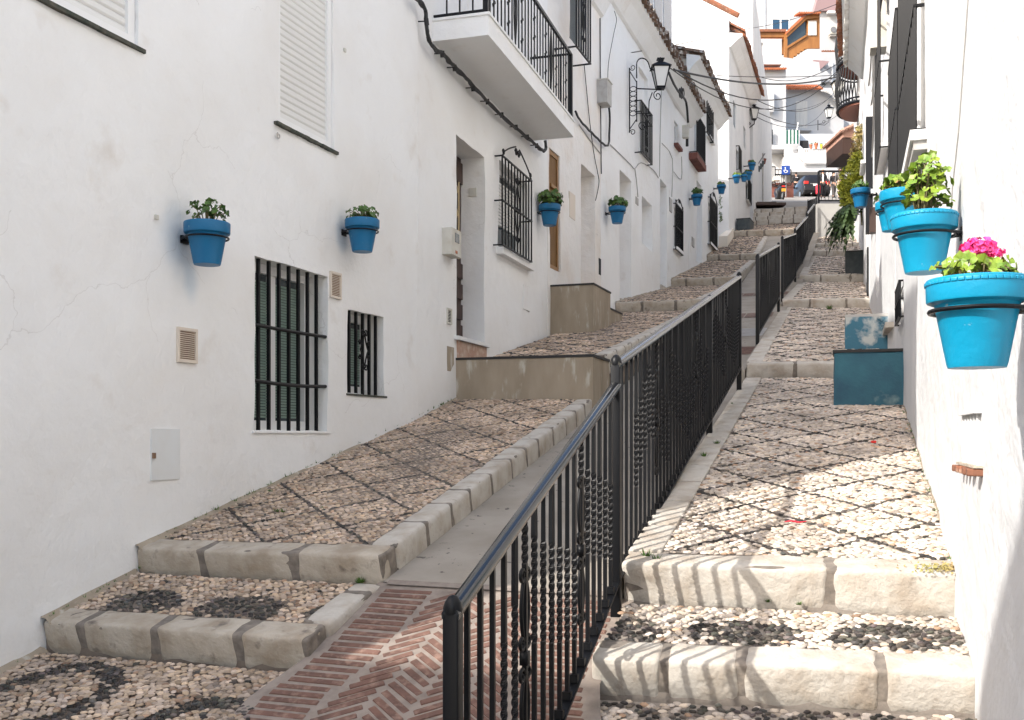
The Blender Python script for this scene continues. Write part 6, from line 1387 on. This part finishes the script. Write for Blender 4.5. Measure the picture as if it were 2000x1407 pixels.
def person(px, py_feet, Y, height, face, label, top, legs, hair, step=.12, arms=None, extra=None, skirt=None):
    """face: angle of the walking direction; +90 deg looks away from the camera"""
    f = at(px, py_feet, Y); root = empty('person', tuple(f), label, 'person'); k = height / 1.75; F = Vector((math.cos(R(face)), math.sin(R(face)), 0)); S = Vector((F.y, -F.x, 0)); P = lambda a, b, z: f + F * a * k + S * b * k + Vector((0, 0, z * k))
    A = arms or {1: (.04, -.08), -1: (.04, .10)}; J = {'pelvis': (P(0, 0, .96), (.15 * k, .105 * k)), 'waist': (P(0, 0, 1.10), (.135 * k, .095 * k)), 'chest': (P(0, 0, 1.32), (.165 * k, .11 * k)), 'neck0': (P(0, 0, 1.46), .07 * k), 'neck': (P(.01, 0, 1.53), .05 * k), 'head': (P(.025, 0, 1.63), (.078 * k, .09 * k)), 'crown': (P(.015, 0, 1.70), .065 * k)}
    B = [('pelvis', 'waist'), ('waist', 'chest'), ('chest', 'neck0'), ('neck0', 'neck'), ('neck', 'head'), ('head', 'crown')]
    for sg in (1, -1):
        st = step * sg; a1, a2 = A[sg]
        J.update({f'hip{sg}': (P(0, .09 * sg, .90), .095 * k), f'knee{sg}': (P(st * .6 + .02, .10 * sg, .50), .062 * k), f'ankle{sg}': (P(st, .10 * sg, .10), .042 * k), f'toe{sg}': (P(st + .16, .11 * sg, .035), .038 * k), f'sh{sg}': (P(0, .18 * sg, 1.42), .062 * k), f'el{sg}': (P(a1, .25 * sg, 1.14), .043 * k), f'wr{sg}': (P(a1 + a2 + .08, .27 * sg, .90), .030 * k), f'hand{sg}': (P(a1 + a2 + .10, .27 * sg, .82), (.040 * k, .018 * k))})
        B += [('pelvis', f'hip{sg}'), (f'hip{sg}', f'knee{sg}'), (f'knee{sg}', f'ankle{sg}'), (f'ankle{sg}', f'toe{sg}'), ('chest', f'sh{sg}'), (f'sh{sg}', f'el{sg}'), (f'el{sg}', f'wr{sg}'), (f'wr{sg}', f'hand{sg}')]
        for fi, (fo, ln) in enumerate(((-.024, .07), (-.008, .08), (.008, .078), (.024, .065))):
            J[f'f{sg}{fi}'] = (P(a1 + a2 + .11 + fo * .9, .27 * sg + fo * .3, .82 - .03 - ln * .6), .009 * k); B.append((f'hand{sg}', f'f{sg}{fi}'))
    skin_obj('body', J, B, 'skin', root)
    up_ = {'waist': (J['pelvis'][0] + Vector((0, 0, .0)), (.168 * k, .125 * k)), 'mid': (J['waist'][0], (.155 * k, .115 * k)), 'chest': (J['chest'][0], (.185 * k, .128 * k)), 'n': (J['neck0'][0] - Vector((0, 0, .01)), .085 * k)}; ub = [('waist', 'mid'), ('mid', 'chest'), ('chest', 'n')]
    for sg in (1, -1): up_.update({f's{sg}': (J[f'sh{sg}'][0], .076 * k), f'e{sg}': (J[f'el{sg}'][0], .056 * k), f'w{sg}': (J[f'wr{sg}'][0], .043 * k)}); ub += [('chest', f's{sg}'), (f's{sg}', f'e{sg}'), (f'e{sg}', f'w{sg}')]
    jk = skin_obj('jacket', up_, ub, top, root)
    lg = {'p': (J['pelvis'][0] - Vector((0, 0, .03)), (.165 * k, .12 * k))}; lb = []
    for sg in (1, -1): lg.update({f'h{sg}': (J[f'hip{sg}'][0] - Vector((0, 0, .04)), .108 * k), f'k{sg}': (J[f'knee{sg}'][0], .078 * k), f'a{sg}': (J[f'ankle{sg}'][0] + Vector((0, 0, .02)), .062 * k)}); lb += [('p', f'h{sg}'), (f'h{sg}', f'k{sg}'), (f'k{sg}', f'a{sg}')]
    skin_obj('trousers', lg, lb, legs, root)
    mb = MB()
    for sg in (1, -1): c = (J[f'ankle{sg}'][0] + J[f'toe{sg}'][0]) / 2 + Vector((0, 0, -.02 * k)); mb.stone(c, F * .14 * k, S * .05 * k, Vector((0, 0, .045 * k)), b=.04, n=2, amp=0)
    mb.build('shoes', 'rubber', root, smooth=True)
    mb = MB(); c = P(.0, 0, 1.665); mb.stone(c + Vector((0, 0, .02 * k)), F * .095 * k, S * .092 * k, Vector((0, 0, .10 * k)), b=.09 * k, n=3, amp=.004); mb.build('hair', hair, root, smooth=True)
    mb = MB(); h = P(.095, 0, 1.62); mb.stone(P(.112, 0, 1.615), F * .016 * k, S * .012 * k, Vector((0, 0, .02 * k)), b=.01 * k, n=1, amp=0)
    for sg in (1, -1): mb.stone(P(.015, .088 * sg, 1.62), F * .018 * k, S * .01 * k, Vector((0, 0, .03 * k)), b=.008 * k, n=1, amp=0)
    mb.build('nose_and_ears', 'skin', root, smooth=True)
    mb = MB()
    for sg in (1, -1): mb.stone(P(.100, .032 * sg, 1.64), F * .006 * k, S * .012 * k, Vector((0, 0, .007 * k)), b=.005 * k, n=1, amp=0)
    mb.build('eyes', 'dark', root); mb = MB(); mb.stone(P(.102, 0, 1.575), F * .006 * k, S * .022 * k, Vector((0, 0, .006 * k)), b=.005 * k, n=1, amp=0); mb.build('mouth', 'redlight', root)
    return root, P, k
pr_, P, k = person(1555, 382, 74, 1.66, 92, 'person in black standing with their back turned beside the car', 'cloth_blk', 'cloth_blk', 'hair_dk', step=.05)
mb = MB()
for i in range(4): q = P(-.135, -.07 + .05 * i, 1.34); mb.box(q.x - .018, q.x + .018, q.y - .004, q.y, q.z - .02, q.z + .02)
mb.build('back_print', 'cloth_wht', pr_)
wo, P, k = person(1607, 388, 60, 1.66, -100, 'fair haired person in a dark jacket over a white top behind the fence', 'cloth_blk', 'cloth_blk', 'hair_bl', step=.16)
q = P(.135, 0, 1.2); mb = MB(); mb.stone(P(.112, .0, 1.22), Vector((.045, 0, 0)), Vector((0, .03, 0)), Vector((0, 0, .22)), b=.03, n=2, amp=.003); mb.build('white_top', 'cloth_wht', wo, smooth=True)
q = P(.14, .30, .70); mb = MB(); mb.lathe([(.10, -.42), (.13, -.40), (.14, .0), (.12, .10), (.05, .12)], tuple(q), 14); mb.tube([q + Vector((-.1, 0, .1)), q + Vector((0, 0, .2)), q + Vector((.1, 0, .1))], .012, 5); tag(mb.build('shopping_bag', 'red_plastic'), 'red bag carried by the fair haired person', 'bag')
person(1641, 390, 58, 1.80, -95, 'tall person in a grey coat and beige trousers behind the fence', 'cloth_gry', 'cloth_bge', 'hair_dk', step=.14)
person(1628, 388, 62, 1.62, -80, 'person in dark clothes walking behind the fence between two others', 'cloth_blk', 'cloth_gry', 'hair_dk', step=.14)

# ------------------------------------------------------------------ car and scooter
cx_ = at(1596, 384, 66); car = empty('parked_car', (cx_.x, 66, cx_.z), 'dark hatchback seen from behind, parked at the top of the street', 'car')
secs = [  # y, half width low, z low, half width belt, z belt, half width roof, z roof
    (0, .80, .35, .84, .80, .80, .86), (.05, .86, .28, .88, .92, .80, .98), (.14, .88, .22, .89, 1.00, .70, 1.20), (.42, .89, .2, .90, 1.00, .64, 1.46), (.9, .89, .18, .91, .98, .64, 1.50), (1.9, .89, .18, .90, .96, .64, 1.50), (2.55, .89, .18, .90, .93, .62, 1.36), (3.05, .89, .18, .88, .90, .70, .96), (3.9, .86, .2, .82, .74, .6, .80), (4.15, .74, .3, .74, .6, .55, .66)]
mb = MB(); vs = []
for (y, a, z0, b, z1, c, z2) in secs: vs += [(cx_.x + x, 66 + y, cx_.z + z) for x, z in ((-a, z0), (-a * 1.02, (z0 + z1) / 2), (-b, z1), (-c, z2), (-c * .5, z2 + .03), (c * .5, z2 + .03), (c, z2), (b, z1), (a * 1.02, (z0 + z1) / 2), (a, z0))]
n = 10; mb.add(vs, [(i * n + j, i * n + (j + 1) % n, (i + 1) * n + (j + 1) % n, (i + 1) * n + j) for i in range(len(secs) - 1) for j in range(n)] + [tuple(range(n)), tuple(range(len(vs) - 1, len(vs) - n - 1, -1))]); autosmooth(mb.build('body', 'car', car), 35)
X, Z = cx_.x, cx_.z
mb = MB(); mb.add([(X - .62, 66.13, Z + 1.06), (X + .62, 66.13, Z + 1.06), (X + .54, 66.37, Z + 1.42), (X - .54, 66.37, Z + 1.42)], [(0, 1, 2, 3)]); mb.build('rear_window', 'car_glass', car)
for sg in (-1, 1):
    mb = MB(); mb.stone((X + sg * .70, 66.04, Z + .90), (.15, 0, 0), (0, .06, 0), (0, 0, .10), b=.04, n=2, amp=0); mb.build('tail_light', 'redlight', car, smooth=True)
    mb = MB(); mb.stone((X + sg * .98, 67.9, Z + 1.02), (.09, 0, 0), (0, .06, 0), (0, 0, .07), b=.04, n=2, amp=0); mb.build('wing_mirror', 'car', car, smooth=True)
    mb = MB(); mb.add([(X + sg * .885, 66.6, Z + 1.02), (X + sg * .90, 68.6, Z + .98), (X + sg * .68, 68.2, Z + 1.38), (X + sg * .67, 66.7, Z + 1.42)], [(0, 1, 2, 3)]); mb.build('side_window', 'car_glass', car)
    for y in (66.75, 69.25):
        w = empty('wheel', (X + sg * .80, y, Z + .30)); w.location -= wloc(car); w.parent = car; mb = MB(); mb.tube([(X + sg * .70, y, Z + .30), (X + sg * .91, y, Z + .30)], .31, 20); mb.build('tyre', 'rubber', w); mb = MB(); mb.tube([(X + sg * .90, y, Z + .30), (X + sg * .92, y, Z + .30)], .19, 16); mb.build('rim', 'chrome', w)
mb = MB(); mb.stone((X, 65.98, Z + .50), (.86, 0, 0), (0, .10, 0), (0, 0, .16), b=.06, n=3, amp=0); mb.build('bumper', 'car', car, smooth=True)
mb = MB(); mb.box(X - .26, X + .26, 65.93, 65.965, Z + .68, Z + .79); mb.build('number_plate', 'plate', car); mb = MB(); mb.box(X - .45, X + .45, 65.99, 66.02, Z + .815, Z + .835); mb.build('trim_strip', 'chrome', car); mb = MB(); mb.tube([(X - .4, 66.1, Z + .18), (X - .4, 65.9, Z + .18)], .035, 8); mb.build('exhaust', 'chrome', car)
sc_ = at(1529, 390.5, 54); sct = empty('motor_scooter', tuple(sc_), 'black motor scooter seen from behind with a yellow number plate', 'scooter'); X, Yc, Z = sc_.x, sc_.y, sc_.z
for nm, y, in (('rear', Yc), ('front', Yc + 1.25)):
    w = empty('wheel', (X, y, Z + .24)); w.location -= wloc(sct); w.parent = sct; mb = MB(); mb.tube([(X + .0, y + .19 * math.cos(t), Z + .24 + .19 * math.sin(t)) for t in [2 * math.pi * i / 18 for i in range(18)]], .06, 8, closed=True); mb.build('tyre', 'rubber', w); mb = MB(); mb.tube([(X - .03, y, Z + .24), (X + .03, y, Z + .24)], .13, 12); mb.build('rim', 'garage', w)
mb = MB(); mb.tube([(X, Yc - .12, Z + .62), (X, Yc + .1, Z + .62), (X, Yc + .45, Z + .58), (X, Yc + .62, Z + .35), (X, Yc + .95, Z + .30), (X, Yc + 1.12, Z + .6), (X, Yc + 1.15, Z + .85)], .15, 10, rs=[.13, .19, .19, .15, .15, .19, .12]); autosmooth(mb.build('body', 'car', sct), 60)
mb = MB(); mb.stone((X, Yc + .22, Z + .80), (.15, 0, 0), (0, .36, 0), (0, 0, .06), b=.05, n=3, amp=0); mb.build('seat', 'rubber', sct, smooth=True)
mb = MB(); mb.box(X - .11, X + .11, Yc - .17, Yc - .155, Z + .40, Z + .56); mb.build('number_plate', 'plate_y', sct); mb = MB(); mb.stone((X, Yc - .12, Z + .68), (.09, 0, 0), (0, .03, 0), (0, 0, .04), b=.02, n=2, amp=0); mb.build('tail_light', 'redlight', sct)
mb = MB(); mb.tube([(X - .34, Yc + 1.0, Z + .98), (X - .1, Yc + 1.08, Z + .96), (X + .1, Yc + 1.08, Z + .96), (X + .34, Yc + 1.0, Z + .98)], .022, 6); mb.build('handlebar', 'rubber', sct)
for sg in (-1, 1): mb = MB(); mb.tube([(X + sg * .2, Yc + 1.05, Z + .97), (X + sg * .32, Yc + 1.05, Z + 1.14)], .01, 5); mb.stone((X + sg * .33, Yc + 1.05, Z + 1.17), (.07, 0, 0), (0, .015, 0), (0, 0, .045), b=.012, n=2, amp=0); mb.build('mirror', 'rubber', sct)
# small upright things on the left of the top stretch
mb = MB(); a = at(1490, 398, 38.5); mb.tube([a, a + Vector((0, 0, 1.9))], .03, 6); tag(mb.build('drain_pipe', 'grey_box'), 'thin grey pipe standing against the last left wall', 'pipe')
aw = empty('bunting_pole', tuple(at(1484, 330, 36)), 'thin pole with small dark and red rags on the last left wall', 'bunting'); mb = MB(); mb.tube([at(1480, 322, 36), at(1494, 300, 36)], .018, 5); mb.build('pole', 'garage', aw)
for i in range(4): mb = MB(); c = at(1481 + i * 3.6, 324 - i * 5, 35.9); mb.add([c, c + Vector((.10, 0, -.02)), c + Vector((.05, .01, -.22)), c + Vector((.0, 0.02, -.2))], [(0, 1, 2, 3)]); mb.add([(x, y + .01, z) for x, y, z in mb.v], [(3, 2, 1, 0)]); mb.build('rag', 'planter' if i < 3 else 'brickred', aw)
